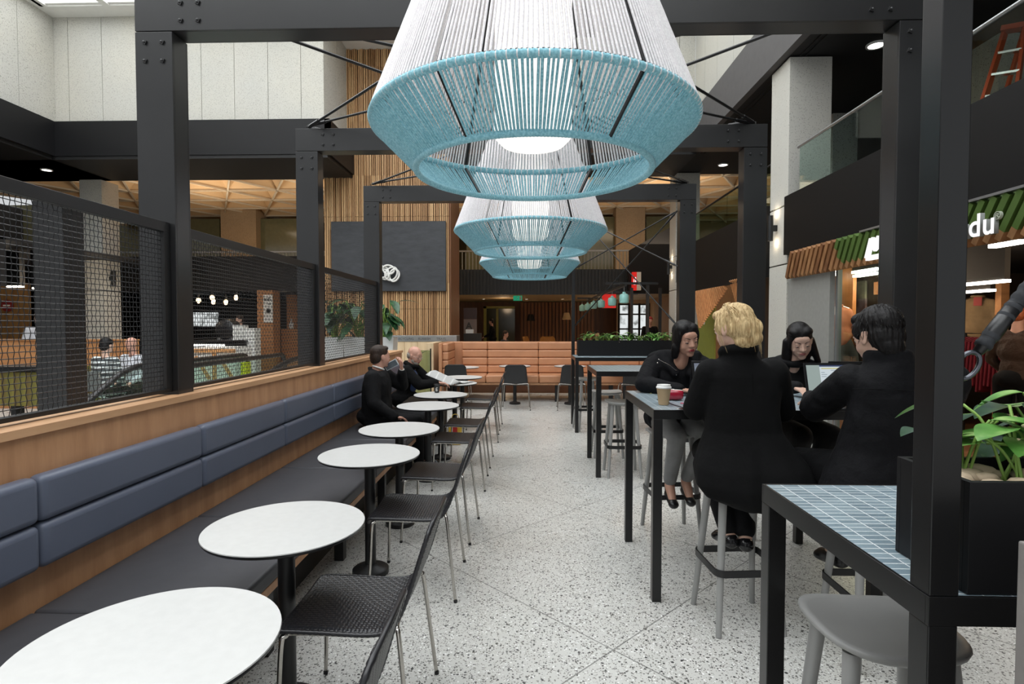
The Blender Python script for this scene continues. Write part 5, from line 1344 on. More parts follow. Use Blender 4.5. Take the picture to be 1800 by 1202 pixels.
# escalator: glass balustrades and handrails sinking towards the viewer
def rail_path(x, yn, y0):
    z = .96; P = [(x, yn-.02, .45), (x, yn+.12, .52), (x, yn+.2, .72), (x, yn+.12, .92), (x, yn-.05, z), (x, yn-.5, z), (x, y0+.5, z), (x, y0, z-.03), (x, y0-.5, z-.24), (x, y0-2.2, z-1.2), (x, y0-4.6, z-2.55)]
    return catmull(P, 6)
t = thing('escalator', 'escalator with glass sides and black handrails sinking towards the viewer, behind the mesh screens', 'escalator', (-4.65, 7, 0))
for x, yn, y0 in ((-5.4, 10.4, 7.4), (-4.72, 10.5, 7.5)):
    P = rail_path(x, yn, y0); MB().tube(P, .04, 8).build('handrail', M_blk2, t, smooth='all')
    P2 = [p for p in P[24:]]; g = MB(); g.rings([[p-V((0, 0, .03)), p-V((0, 0, .8))] for p in P2], 0, False, False, False); 
    gp = g.build('glass_side', M_glass, t); so = gp.modifiers.new('s', 'SOLIDIFY'); so.thickness = .012
    MB().box(x-.06, x+.06, y0-.4, yn, .0, .12).build('skirt', M_steel, t)
m = MB()
for k in range(14): m.box(-5.34, -4.78, 7.55-k*.4-.4, 7.55-k*.4, -.22*k-.3, -.22*k-.02)
m.build('steps', M_steel, t)
MB().box(-5.34, -4.78, 7.6, 8.6, .0, .012).build('landing_plate', M_steel, t)
yp = at(427, 655, X=-5.4); MB().box(-5.44, -5.34, yp.y-.0, yp.y+.18, .58, .82).build('warning_sticker', plain('sticker_yellow', c(214, 216, 40), .5), t)
t = thing('handrail_screen', 'low glass screen with a curved black rail just behind the middle mesh screen', 'railing', (-3.8, 8, 0))
P = catmull([(-3.9, 10.4, .98), (-3.9, 9.4, .97), (-3.9, 8.6, .88), (-3.9, 7.9, .62), (-3.9, 6.4, -.2), (-3.9, 4.9, -1.05)], 6)
MB().tube(P, .04, 8).build('handrail', M_blk2, t, smooth='all')
g = MB(); g.rings([[p-V((0, 0, .03)), p-V((0, 0, .9))] for p in P], 0, False, False, False); gp = g.build('glass_side', M_glass, t)
# oak divider and olive panels of the cafe on the left
xa, xb = at(-40, 610, Y=9.9).x, at(238, 610, Y=9.9).x
MB().box(xa, xb, 9.9, 10.0, 0, 1.24).box(xa, xb, 9.88, 10.02, 1.24, 1.27).solo('oak_divider', M_timber, 'long orange oak divider behind the seated men, seen through the mesh', 'divider', bevel=.003)
Mol = NT('olive_slats', rough=.7); sx = Mol.n('ShaderNodeSeparateXYZ'); Mol.l(Mol.coord('World'), sx.inputs[0])
st_ = Mol.math('FRACT', Mol.math('MULTIPLY', sx.outputs[0], 5.2)); Mol.color(Mol.ramp(st_, [(0, c(96, 92, 40)), (.5, c(122, 112, 48)), (.52, c(92, 72, 38)), (1, c(110, 100, 44))])); 
xa, xb = at(-60, 670, Y=8.2).x, at(84, 670, Y=8.2).x
t = thing('olive_bench', 'olive green slatted bench front at the far left behind the mesh', 'bench', ((xa+xb)/2, 8.3, 0))
MB().box(xa, xb, 8.2, 8.5, .3, .82).build('back', Mol.m, t, bevel=.01); MB().box(xa, xb, 8.15, 8.55, .83, .9).build('rail', M_blk2, t)
for x in (xa+.1, (xa+xb)/2, xb-.12): MB().box(x, x+.08, 8.25, 8.4, 0, .3).build('leg', M_blk2, t)
xa, xb = at(132, 660, Y=9.5).x, at(245, 660, Y=9.5).x
MB().box(xa, xb, 9.35, 9.8, .0, .42).box(xa, xb, 9.75, 9.86, .42, .8).solo('olive_sofa', Mol.m, 'low olive seat against the oak divider under the seated men', 'seat', bevel=.02)
# warm lit back wall with red roundel
xa, xb = at(-60, 550, Y=14).x, at(49, 550, Y=14).x
struct(MB().box(xa, xb, 14, 14.1, 0, 2.6), 'wall_cafe', wood('warm_slats', c(120, 88, 52), c(168, 128, 80), 'Z', 4))
p = at(13, 537, Y=13.95)
t = thing('round_sign', 'small dark red round sign on the warm wall at the far left', 'sign', p)
MB().lathe([(.001, 0), (.2, 0), (.2, .04), (.001, .04)], (0, 0, 0), 28).v and None
m = MB().lathe([(.001, -.02), (.15, -.02), (.15, .02), (.001, .02)], n=28); m.v = [V((p.x+a.x, p.y+a.z, p.z+a.y)) for a in m.v]; m.build('disc', plain('sign_red', c(132, 34, 36), .5), t)
MB().box(p.x-.09, p.x+.09, p.y-.03, p.y-.021, p.z-.02, p.z+.02).build('bar', M_white, t)
for px, py, l_ in ((27, 505, 'short lit strip lamp under the black bulkhead, leftmost'), (72, 508, 'short lit strip lamp under the black bulkhead, next to the dark post'), (133, 505, 'lit strip lamp under the black bulkhead, right of the dark post')):
    p = at(px, py, Y=11); m = MB().box(p.x-.14, p.x+.14, 10.95, 11.05, p.z, p.z+.03); 
    t = thing('strip_lamp', l_, 'lamp', p); m.build('tube', M_tube, t); MB().box(p.x-.15, p.x+.15, 10.94, 11.06, p.z+.031, 3.03).build('housing', M_blk2, t)
# people far behind, seated and standing
def simple_person(label, x, y, z0, sit, yaw, top, skinm, hairmat, bottom=None, hat=None, s=1.0, reach=.2):
    """small background figure: same skeleton, coarser surface"""
    Q = Rz(R(-yaw)); P = lambda a, b, h: tuple(V((x, y, z0))+Q @ V((a, b, h))*s)
    ph = .5 if sit else .95
    kn = (.42, .46) if sit else (.03, .5); J = dict(pelvis=P(0, 0, ph), chest=P(0, .02, ph+.30), neck=P(0, .03, ph+.54), shl=P(-.18, .02, ph+.47), shr=P(.18, .02, ph+.47), ell=P(-.24, .06, ph+.2), elr=P(.24, .06, ph+.2),
        wrl=P(-.15, reach, ph+.08), wrr=P(.15, reach, ph+.08), hipl=P(-.1, 0, ph-.02), hipr=P(.1, 0, ph-.02), knl=P(-.12, kn[0], kn[1]), knr=P(.12, kn[0], kn[1]), anl=P(-.12, kn[0]-.02, .09), anr=P(.12, kn[0]-.02, .09), toel=P(-.12, kn[0]+.14, .04), toer=P(.12, kn[0]+.14, .04))
    o, W_ = person(label, J, (P(0, .06, ph+.70), yaw, 8, 0), skinm, hands=[(J['wrl'], Q @ V((.3, 1, -.3)), (0, 0, -1), 1), (J['wrr'], Q @ V((-.3, 1, -.3)), (0, 0, -1), -1)], vox=.014, loc=P(0, 0, ph-.1))
    m = MB(); torso_vol(m, J, 1.06)
    for q in 'lr': limb(m, [V(J['sh'+q]), V(J['el'+q]), V(J['wr'+q])], [.066, .056, .042])
    blob('shirt', m, .016, top, o, 3); trousers(o, J, bottom or M_suit, (.1, .075, .055), .018)
    for q in 'lr': blob('shoe', MB().cap(V(J['an'+q])-V((0, 0, .05)), J['toe'+q], .045, .035), .016, M_shoe, o, 2)
    if hairmat:
        m = MB(); r3 = W_.to_3x3()
        for cn, rd in (((0, -.022, .05), (.084, .1, .084)), ((0, -.055, -.01), (.08, .062, .08))): m.ell(W_ @ V(cn), rd, r3, 16)
        blob('hair', m, .012, hairmat, o, 2)
    return o
M_lil = cloth('lilac_shirt', c(176, 166, 196), .8); M_whs = cloth('white_shirt', c(214, 216, 222), .8)
Mst = NT('striped_shirt', rough=.8); sx = Mst.n('ShaderNodeSeparateXYZ'); Mst.l(Mst.coord('World'), sx.inputs[0])
Mst.color(Mst.mix(Mst.math('GREATER_THAN', Mst.math('FRACT', Mst.math('MULTIPLY', sx.outputs[2], 13)), .45), c(214, 220, 218), c(70, 76, 78)))
p = at(132, 575, Y=10.9); simple_person('standing man in a lilac shirt behind the oak divider, seen through the mesh', p.x, 10.9, 0, False, 200, M_lil, SK4, M_hbrown, reach=.05)
p = at(70, 575, Y=10.9); simple_person('standing person in a white shirt behind the oak divider, partly hidden by the dark post', p.x, 10.9, 0, False, 150, M_whs, SK2, M_hbrown, reach=.05)
p = at(183, 640, Y=8.6); simple_person('person in a striped shirt seated with back to the viewer, behind the mesh', p.x, 8.6, 0, True, 10, Mst.m, SK2, M_hblack)
p = at(236, 620, Y=9.3); simple_person('balding man in a white shirt seated against the oak divider, behind the mesh', p.x, 9.3, 0, True, 190, M_whs, SK4, None)
def plain_chair(x, y, rz, label, mat):
    t = thing('side_chair', label, 'chair', (x, y, 0), rz)
    W_ = WM[t]; f = lambda mb: [setattr(mb, 'v', [W_ @ a for a in mb.v]), mb][1]
    f(MB().box(-.21, .21, -.21, .21, .43, .455)).build('seat', mat, t, bevel=.006); f(MB().box(-.2, .2, -.24, -.22, .5, .82)).build('backrest', mat, t, bevel=.006)
    for a in (-1, 1):
        f(MB().tube([(a*.19, .19, .43), (a*.21, .22, 0)], .01, 8)).build('leg', M_chrome, t); f(MB().tube([(a*.19, -.24, .8), (a*.19, -.2, .43), (a*.21, -.24, 0)], .01, 8)).build('leg', M_chrome, t)
plain_chair(at(183, 640, Y=8.6).x, 8.58, R(-10), 'grey chair under the person in the striped shirt', plain('grey_shell', c(96, 100, 98), .5))
# coffee kiosk seen through the middle screen
t = thing('coffee_counter', 'black coffee counter with white boxes on top, seen through the middle mesh screen', 'counter', (at(385, 600, Y=13).x, 13.3, 0))
xa, xb = at(338, 590, Y=13).x, at(430, 590, Y=13).x
MB().box(xa, xb, 13, 13.7, 0, 1.12).build('body', M_matte, t, bevel=.004); MB().box(xa-.03, xb+.03, 12.96, 13.74, 1.12, 1.16).build('top', M_blkplastic, t)
MB().box(xa, at(395, 590, Y=13).x, 12.985, 13, 1.02, 1.07).build('light_strip', glow('counter_strip', (1, .98, .94, 1), 3), t)
for px, l_ in ((422, 'white box on the black coffee counter, left one'), (442, 'white box beside the coffee counter, right one')):
    p = at(px, 592, Y=13.2); zz = 1.162 if px < 430 else .95
    if px < 430: MB().box(p.x-.13, p.x+.13, 13.1, 13.35, zz, zz+.36).solo('white_box', M_white, l_, 'box', bevel=.005)
    else: MB().box(p.x-.13, p.x+.13, 13.1, 13.4, 0, 1.45).solo('white_bin', M_white, l_.replace('box', 'stand', 1), 'stand', bevel=.005)
t = thing('coffee_machine', 'large round black coffee roaster on the counter, seen through the mesh', 'machine', (at(398, 575, Y=13.2).x, 13.3, 1.161))
q = WM[t] @ V((0, 0, 0)); m = MB().lathe([(.001, 0), (.2, 0), (.24, .03), (.24, .34), (.2, .37), (.001, .37)], n=28); m.v = [V((q.x+a.x, q.y-.2+a.z, q.z+.26+a.y)) for a in m.v]; m.build('drum', M_blkplastic, t, smooth=True)
MB().box(q.x-.2, q.x+.2, q.y-.15, q.y+.2, q.z, q.z+.06).build('base', M_steel, t)
p = at(424, 575, Y=14.3); simple_person('person in a grey top working behind the coffee counter, seen through the mesh', p.x, 14.3, 0, False, 200, cloth('grey_top', c(110, 108, 112)), SK2, M_hbrown)
Mdis = NT('lit_menu', rough=.4); g = Mdis.coord('World'); f_ = Mdis.noise(g, 3, 4); rp = Mdis.ramp(f_, [(.35, c(120, 124, 122)), (.5, c(225, 230, 230))]); Mdis.l(rp, Mdis.b.inputs['Emission Color']); Mdis.b.inputs['Emission Strength'].default_value = .95; Mdis.set(base=(.02, .02, .02, 1))
xa, xb = at(338, 560, Y=24).x, at(382, 560, Y=24).x
struct(MB().box(xa, xb, 24, 24.1, at(350, 574, Y=24).z, at(350, 549, Y=24).z), 'window_5', Mdis.m)
def bulb(px, py, Y_, label):
    p = at(px, py, Y=Y_); t = thing('bulb_pendant', label, 'lamp', p, 0, 'bare bulb pendants over the coffee counter')
    MB().ell(p, (.055, .055, .075), n=14).build('bulb', glow('bulb_glow', (1, .72, .42, 1), 6), t, smooth='all')
    MB().cyl(p+V((0, 0, .07)), .025, .08, 12).build('socket', M_blkplastic, t); MB().tube([p+V((0, 0, .15)), V((p.x, p.y, 2.62+.3))], .006, 5).build('cord', M_blkplastic, t)
for k, (px, py) in enumerate(((349, 528), (373, 523), (375, 530), (397, 531), (415, 523))):
    bulb(px, py, 14.2+.15*k, ['leftmost glowing bare bulb above the coffee counter', 'upper bare bulb of the close pair above the counter', 'lower bare bulb of the close pair above the counter', 'bare bulb fourth from the left above the counter', 'rightmost glowing bare bulb above the coffee counter'][k])
# oak pillars with poster
def pillar(p0, p1, Y_, z1, label, side=None):
    a, b = at(p0, 550, Y=Y_).x, at(p1, 550, Y=Y_).x
    return MB().box(a, b, Y_, Y_+.45, 0, z1).solo('oak_pillar', M_timber, label, 'pillar', bevel=.004)
pillar(452, 480, 15.5, 2.5, 'orange oak pillar carrying a white poster, seen through the mesh'); pillar(504, 526, 17, 2.45, 'second orange oak pillar, right of the poster pillar behind the mesh')
xa, xb, za, zb = at(463, 540, Y=15.48).x, at(479.5, 540, Y=15.48).x, at(470, 567, Y=15.48).z, at(470, 518, Y=15.48).z
t = thing('poster', 'white poster with bold black writing and a leafy drawing on the oak pillar', 'poster', ((xa+xb)/2, 15.48, za))
MB().box(xa, xb, 15.47, 15.495, za, zb).build('sheet', M_paper, t)
W2, H2 = xb-xa, zb-za; rg = random.Random(9)
sh2 = MB()
for k in range(5): sh2.box(xa+W2*(.1+.16*k), xa+W2*(.2+.16*k), 15.465, 15.47, za+H2*.78, za+H2*(.88+rg.uniform(-.03, .03)))
for k in range(3): sh2.box(xa+W2*(.55+.1*k), xa+W2*(.62+.1*k), 15.465, 15.47, za+H2*.64, za+H2*.7)
sh2.build('letter_marks', M_ink, t)
lf = MB()
for k in range(11):
    a = -1.2+k*.55; leaf(lf, (xa+W2*.55, 15.468, za+H2*.42), (math.cos(a), 0, math.sin(a)), (0, -1, 0), W2*.34, W2*.06, 0, 0, 0)
lf.build('leaf_drawing', M_ink, t)
xa, xb = at(482, 575, Y=16).x, at(528, 575, Y=16).x
MB().box(xa, xb, 16.46, 16.9, 0, 1.32).box(xa, xb, 16.44, 16.92, 1.33, 1.40).solo('low_counter', M_timber, 'low brown counter between the two oak pillars behind the mesh', 'counter')
MB().lathe([(.06, 0), (.07, .16), (.02, .22), (.02, .3), (.03, .31)], (at(512, 560, Y=16.6).x, 16.6, 1.401), 16).solo('white_bottle', M_white, 'white bottle on the low counter between the oak pillars', 'bottle', smooth=True)
# white counter with orange trestle frame
xa, xb = at(338, 620, Y=10.9).x, at(412, 620, Y=10.9).x
t = thing('white_counter', 'white counter with an orange timber trestle frame, behind the middle mesh screen', 'counter', ((xa+xb)/2, 11, 0))
MB().box(xa, xb, 10.95, 11.6, .0, 1.08).build('body', M_white, t); fr_ = MB().box(xa, xb, 10.9, 10.95, .98, 1.05)
fr_.box((xa+xb)/2-.03, (xa+xb)/2+.03, 10.9, 10.95, 0, .98).bar((xa+.05, 10.925, .9), ((xa+xb)/2-.1, 10.925, .45), .05).bar(((xa+xb)/2+.1, 10.925, .9), (xb-.05, 10.925, .45), .05); fr_.build('trestle', plain('orange_pine', c(206, 150, 96), .6), t)
# ================================================================ LOBBY, CENTRE
def wicker(px, py, Y_, rz, label):
    p = at(px, py, Y=Y_); t = thing('wicker_chair', label, 'chair', (p.x, Y_, .0), rz, 'wicker chairs in the lobby'); Mw = plain('wicker', c(214, 150, 74), .6, 0, .2, 60); W_ = WM[t]
    f = lambda mb: [setattr(mb, 'v', [W_ @ a for a in mb.v]), mb][1]
    rs = []
    for k in range(9):
        u = k/8; z = .42+.62*u; w_ = .27+.06*math.sin(math.pi*u)-(.06 if u > .9 else 0)
        rs.append([V((w_*math.sin(a), .26-.05*(1-math.cos(a))*4+.12*u, z)) for a in [-1.25+2.5*j/8 for j in range(9)]])
    o = f(MB().rings(rs, 0, False, False, False)).build('back', Mw, t, smooth='all'); so = o.modifiers.new('s', 'SOLIDIFY'); so.thickness = .03
    f(MB().ell((0, 0, .40), (.29, .28, .06))).build('seat', Mw, t, smooth='all')
    for a in (-1, 1):
        f(MB().tube(catmull([(a*.27, .24, .62), (a*.32, 0, .66), (a*.29, -.24, .58), (a*.27, -.25, .4)], 4), .02, 6)).build('arm', Mw, t, smooth='all')
        for b in (-1, 1): f(MB().tube([(a*.2, b*.2, .38), (a*.24, b*.24, 0)], .015, 6)).build('leg', Mw, t)
wicker(963, 585, 22.5, 0, 'high backed wicker armchair facing the viewer in the lobby'); wicker(936, 588, 22.5, R(75), 'high backed wicker armchair seen side on in the lobby')
def floor_lamp(px, Y_, z, label, mat):
    p = at(px, 560, Y=Y_); t = thing('floor_lamp', label, 'lamp', (p.x, Y_, 0)); MB().lathe([(.2, z-.3), (.11, z)], (p.x, Y_, 0), 24, cap=False).build('lamp_shade', mat, t, smooth=True)
    MB().tube([(p.x, Y_, .02), (p.x, Y_, z-.1)], .012, 8).build('pole', M_blk2, t); MB().lathe([(.001, 0), (.14, 0), (.14, .02), (.001, .02)], (p.x, Y_, 0), 20).build('base', M_blk2, t)
    point('floor_lamp_bulb', (p.x, Y_, z-.2), 5, WARM, .05)
floor_lamp(933, 25.4, 2.0, 'floor lamp with a black shade glowing against the timber wall', M_blk2); floor_lamp(996, 24.5, 2.05, 'floor lamp with a cream shade beside the slim black post', plain('cream_shade', c(200, 170, 130), .8))
p = at(866, 580, Y=23); simple_person('dark silhouetted person standing in the lobby beside the olive glass doors', p.x, 23, 0, False, 280, M_jkt, SK4, M_hblack, reach=.3)
p = at(886, 590, Y=19); simple_person('person seated in the lobby, half hidden by the tan banquette', p.x, 19, 0, True, 110, cloth('navy_top', c(36, 44, 58)), SK4, M_hbrown)
for px, l_ in ((1036, 'dark seated figure behind the long planter, left of the pair'), (1053, 'dark seated figure behind the long planter, right of the pair')):
    p = at(px, 580, Y=18.5); simple_person(l_, p.x, 18.5 if px < 1040 else 19.2, 0, True, 160, M_jkt, SK4, M_hblack)
# sign stand with letter A
xa, xb, za, zb = at(815, 570, Y=18).x, at(838, 570, Y=18).x, at(825, 590, Y=18).z, at(825, 541, Y=18).z
t = thing('sign_panel', 'tall grey panel with a black letter A left of the lobby', 'sign', ((xa+xb)/2, 18, 0))
MB().box(xa, xb, 18, 18.05, 0, at(825, 561, Y=18).z).build('lower_panel', plain('panel_grey', c(120, 110, 108), .6), t); MB().box(xa, xb, 18, 18.05, at(825, 560.5, Y=18).z, zb).build('upper_panel', plain('panel_plum', c(66, 56, 60), .6), t)
text3d('A', .3, (at(819, 570, Y=18).x, 17.985, at(825, 578, Y=18).z), RF, M_ink, 'letter', t, .005, off=.008)
MB().box(at(815, 590, Y=16).x, at(845, 590, Y=16).x, 16, 16.4, 0, at(820, 586, Y=16).z).solo('reception_desk', M_dark, 'dark reception desk with a pale top under the letter A', 'desk')
MB().box(at(818, 590, Y=16).x, at(831, 590, Y=16).x, 16.1, 16.3, at(820, 585.8, Y=16).z, at(820, 579, Y=16).z).solo('leaflet_holder', M_paper, 'small white leaflet holder on the reception desk', 'holder')
p = at(910, 524, Y=20.5)
t = thing('exit_sign', 'small green running man exit sign hanging from the lobby soffit', 'sign', p)
MB().box(p.x-.16, p.x+.16, 20.5, 20.54, p.z-.09, p.z+.09).build('case', glow('exit_green', c(20, 150, 110), .7), t)
m = MB().ell((p.x-.02, 20.495, p.z+.05), (.018, .004, .018), n=8).bar((p.x-.02, 20.495, p.z+.03), (p.x-.04, 20.495, p.z-.02), .02, .006).bar((p.x-.04, 20.495, p.z-.02), (p.x-.0, 20.495, p.z-.06), .014, .006).bar((p.x-.04, 20.495, p.z-.02), (p.x-.09, 20.495, p.z-.05), .014, .006).bar((p.x-.02, 20.495, p.z+.025), (p.x+.03, 20.495, p.z+.01), .012, .006)
m.box(p.x+.07, p.x+.13, 20.492, 20.498, p.z-.07, p.z+.07); m.build('running_man', M_white, t)
for px, l_ in ((850, 'small lit downlight in the lobby soffit, left, over the olive doors'), (926, 'small lit downlight in the lobby soffit right of the exit sign'), (989, 'small lit downlight in the lobby soffit beside the slim post')):
    p = at(px, 526, Z=2.6); downlight(p.x, min(p.y, 24), 2.62, l_, .05)
# ================================================================ KIOSK WITH TURQUOISE PENDANTS
M_turq = plain('turquoise_enamel', c(150, 206, 200), .3, 0, .03)
PL = [(1097, 524, 12.2), (1076, 529.5, 13.9), (1057, 533.5, 15.6), (1043.6, 536, 17.2), (1033, 539, 18.3), (1023.3, 541, 19.5)]
for k, (px, py, Y_) in enumerate(PL):
    p = at(px, py, Y=Y_); t = thing('enamel_pendant', ['largest turquoise pendant, rightmost of the row', 'second turquoise pendant from the right', 'third turquoise pendant from the right', 'third turquoise pendant from the left', 'second turquoise pendant from the left', 'smallest turquoise pendant, leftmost of the row'][k], 'lamp', p, 0, 'turquoise pendants over the kiosk')
    MB().lathe([(.07, -.115), (.095, -.10), (.102, -.05), (.102, .05), (.085, .085), (.04, .1), (.03, .135), (.001, .137)], p, 28).build('lamp_shade', M_turq, t, smooth=True)
    MB().lathe([(.001, -.1), (.07, -.1)], p, 16, cap=False).build('diffuser', glow('pendant_glow', (1, .95, .86, 1), 1.6), t)
    MB().tube([p+V((0, 0, .13)), V((p.x, p.y, 2.36))], .006, 6).build('rod', M_steel, t)
p0, p1 = at(1097, 524, Y=12.2), at(1023, 541, Y=19.5)
t = thing('pendant_gantry', 'thin dark steel frame carrying the row of turquoise pendants', 'steel frame', ((p0+p1)/2))
MB().box(p0.x-.03, p0.x+.03, 12.0, 19.8, 2.362, 2.41).build('rail', M_blk2, t)
for Y_ in (12.3, 15.6, 19.2):
    MB().box(p0.x-.4, p0.x+.75, Y_-.03, Y_+.03, 2.412, 2.46).build('cross_bar', M_blk2, t)
for px, Y_ in ((1110, 14.2), (1138, 13.2), (1160, 14.2)):
    p = at(px, 550, Y=Y_); MB().box(p.x-.035, p.x+.035, Y_-.035, Y_+.035, 0, 2.46).build('post', M_blk2, t)
MB().box(at(1040, 590, Y=14.5).x, at(1170, 590, Y=14.5).x, 14.5, 15.2, 0, 1.1).solo('kiosk_counter', M_walnut, 'dark timber kiosk counter behind the long planter', 'counter')
M_red = plain('sign_bright_red', c(214, 38, 34), .4, 0, .03, emit=c(214, 38, 34), es=.5)
def redsign(x0, x1, y0, y1, Y_, label, white):
    a, b, cc, d = at(x0, y0, Y=Y_).x, at(x1, y0, Y=Y_).x, at(x0, y1, Y=Y_).z, at(x0, y0, Y=Y_).z
    t = thing('red_sign', label, 'sign', ((a+b)/2, Y_, cc)); w_ = b-a; h_ = d-cc
    MB().box(a, b-(w_*.5 if white else 0), Y_, Y_+.2, cc, d).build('panel', M_red, t)
    if white: MB().box(b-w_*.5, b, Y_+.0, Y_+.2, cc, d).build('white_side', M_white, t)
    MB().tube([((a+b)/2, Y_+.1, d), ((a+b)/2, Y_+.1, 2.62 if not white else d+.02)], .012, 6).build('hanger', M_blk2, t)
    m = MB()
    for q in ([(.12, .35, .3, .38), (.12, .2, .38, .6), (.3, .4, .42, .72)] if white else [(.38, .5, .35, .62), (.56, .66, .3, .5), (.45, .75, .25, .31), (.56, .62, .6, .75), (.7, .78, .4, .6)]):
        m.box(a+w_*q[0], a+w_*q[1], Y_-.01, Y_, cc+h_*q[2], cc+h_*q[3])
    m.build('white_marks', glow('white_mark', (1, 1, 1, 1), 1), t)
redsign(1060, 1083, 517, 541, 15.9, 'square red lit sign with white marks hanging behind the turquoise pendants', False)
redsign(1112, 1127, 478, 510, 19.2, 'upright red and white lit sign under the dark fascia', True)
# shops beyond the kiosk
XW = at(1190, 400, Y=19.4).x
struct(MB().box(at(1088, 560, Y=23).x, at(1142, 560, Y=23).x, 23, 23.1, .9, 2.35), 'window_6', Mdis.m)
m = MB()
for px in (1088, 1106, 1124, 1141): x = at(px, 560, Y=22.9).x; m.box(x-.04, x+.04, 22.9, 22.98, .9, 2.4)
for z in (.95, 1.35, 1.95, 2.35): m.box(at(1088, 560, Y=22.9).x, at(1141, 560, Y=22.9).x, 22.91, 22.97, z-.03, z+.03)
struct(m, 'trim_9', M_blk2)
struct(MB().box(3.9, 12, 24.6, 24.7, 0, 3.2).box(5.2, 5.3, 14, 24.6, 0, 3), 'wall_far_shop', plain('warm_shop', c(150, 116, 84), .8))
struct(MB().box(at(1105, 470, Y=19.4).x, XW, 19.4, 19.6, 2.6, 3.6).add([(at(1107, 442, Y=19.4).x, 19.4, 3.6), (XW, 19.4, 3.6), (XW, 19.4, 5.0), (at(1107, 442, Y=19.4).x, 19.4, 4.1), (at(1107, 442, Y=19.4).x, 19.6, 3.6), (XW, 19.6, 3.6), (XW, 19.6, 5.0), (at(1107, 442, Y=19.4).x, 19.6, 4.1)], [(0, 1, 2, 3), (7, 6, 5, 4), (3, 2, 6, 7)]), 'trim_7', M_matte)
p = at(1142, 575, Y=17.5); simple_person('person in dark clothes with a red cap near the wall light column', p.x, 17.5, 0, False, 180, M_jkt, SK4, plain('red_cap', c(150, 30, 34), .7))
# timber fins of the second shop
def fins(name, x, corners, nf, label, mats, th=.035, dep=.09):
    """slanted fins filling the quadrilateral given by its top and bottom edge (y,z) pairs"""
    (ya, za), (yb, zb), (yc, zc_), (yd, zd) = corners
    t = thing(name, label, 'timber screen', (x, (ya+yb)/2, min(za, zc_)))
    for i in range(nf):
        u = (i+.5)/nf
        top = V((x, ya+(yb-ya)*u, za+(zb-za)*u)); bot = V((x+.05, yc+(yd-yc)*u, zc_+(zd-zc_)*u))
        if (top-bot).length < .08: continue
        if callable(mats):
            for q, (a, b, mt) in enumerate(mats(top, bot)): MB().bar(a, b, dep, th, up=(0, 1, 0)).build('fin', mt, t)
        else: MB().bar(top, bot, dep, th, up=(0, 1, 0)).build('fin', mats, t)
    return t
XF = XR-.04
fins('timber_screen', XF, [(11.32, 2.20), (9.5, 2.20), (11.1, 1.45), (9.5, 2.18)], 20, 'tapering screen of slanted timber fins over the shop beyond the column', M_timber, .03, .045)
fins('timber_screen', XF, [(9.4, 2.26), (8.65, 2.26), (9.4, 2.24), (9.05, 1.75)], 10, 'smaller triangular screen of timber fins beside the blonde woman', M_timber, .03, .045)
struct(MB().box(XR+1.2, XR+1.25, 8.0, 9.65, 0, 2.4).box(XR+1.2, XR+1.25, 9.85, 12, 0, 2.4), 'wall_shop_far', wood('orange_ply', c(150, 90, 46), c(196, 126, 74), 'Y', 3))
ya, yb = at(1226, 570, X=XR+.35).y, at(1256, 570, X=XR+.35).y
t = thing('green_banner', 'olive green banner with a small white mountain emblem in the far shopfront', 'banner', (XR+.35, (ya+yb)/2, 0))
MB().box(XR+.35, XR+.38, yb, ya, .6, at(1240, 541, X=XR+.35).z).build('cloth_panel', plain('banner_green', c(122, 128, 50), .6), t)
yc = at(1236, 562, X=XR+.34).y; 
def mark(zc, yc, x, s, mat, parent):
    m = MB(); 
    for a, b in (((-1, -.5), (-.35, .6)), ((-.35, .6), (.1, -.1)), ((-.1, .1), (.4, .6)), ((.4, .6), (1, -.5)), ((-1, -.5), (-.5, -.5)), ((.3, -.5), (1, -.5))):
        m.bar((x, yc-a[0]*s, zc+a[1]*s), (x, yc-b[0]*s, zc+b[1]*s), .03, s*.14, up=(1, 0, 0))
    return m.build('emblem', mat, parent)
mark(1.60, yc, XR+.335, .1, M_white, t)
# ================================================================ OUTDOOR CLOTHING SHOP
Mf1 = wood('fin_timber', c(122, 84, 54), c(176, 130, 88), 'Z', 4); Mf2 = wood('fin_timber_dark', c(100, 66, 42), c(150, 104, 68), 'Z', 4); Mfg = plain('fin_green', c(74, 100, 40), .6, 0, .12, 4)
def hdr(top, bot):
    d = bot-top
    yg0 = 5.85      # green paint lies between these, slanting at both ends
    if top.y > yg0+.25: return [(top, bot, Mf1 if int(top.y*13.3) % 3 else Mf2)]
    k = .8 if top.y < yg0 else .8*(yg0+.25-top.y)/.25
    mid = top+d*k; return [(top, mid, Mfg), (mid+d*.002, bot, Mf1)]
z0h, z1h = 2.14, 2.438
fins('shop_header', XF-.03, [(7.1, z1h), (1.06, z1h), (7.34, z0h), (1.3, z0h)], 58, 'long header of slanted timber fins with a green painted part over the clothing shop', hdr, .05, .075)
t = thing('shop_lettering', 'white lit lettering and mountain emblem on the green part of the timber header', 'sign', (XF-.1, 4.3, 2.2))
M_let = glow('letter_white', (1, 1, 1, 1), .95)
RL = Mx(((0, 0, -1), (-1, 0, 0), (0, 1, 0)))     # text running towards the viewer, facing -x
y_end = at(1749, 400, X=XF-.12).y; z_b = at(1745, 410, X=XF-.12).z
M_lside = plain('letter_side', c(150, 152, 150), .5)
s = 'kathmandu'; size = .226
o = text3d(s, size, (XF-.12, 0, z_b), RL, M_let, 'letters', None, .016, off=.004, spacing=1.06)
ys_ = [(o.matrix_world @ v.co).y for v in o.data.vertices]; L_ = max(ys_)-min(ys_); bpy.data.objects.remove(o)
y0_ = y_end+L_
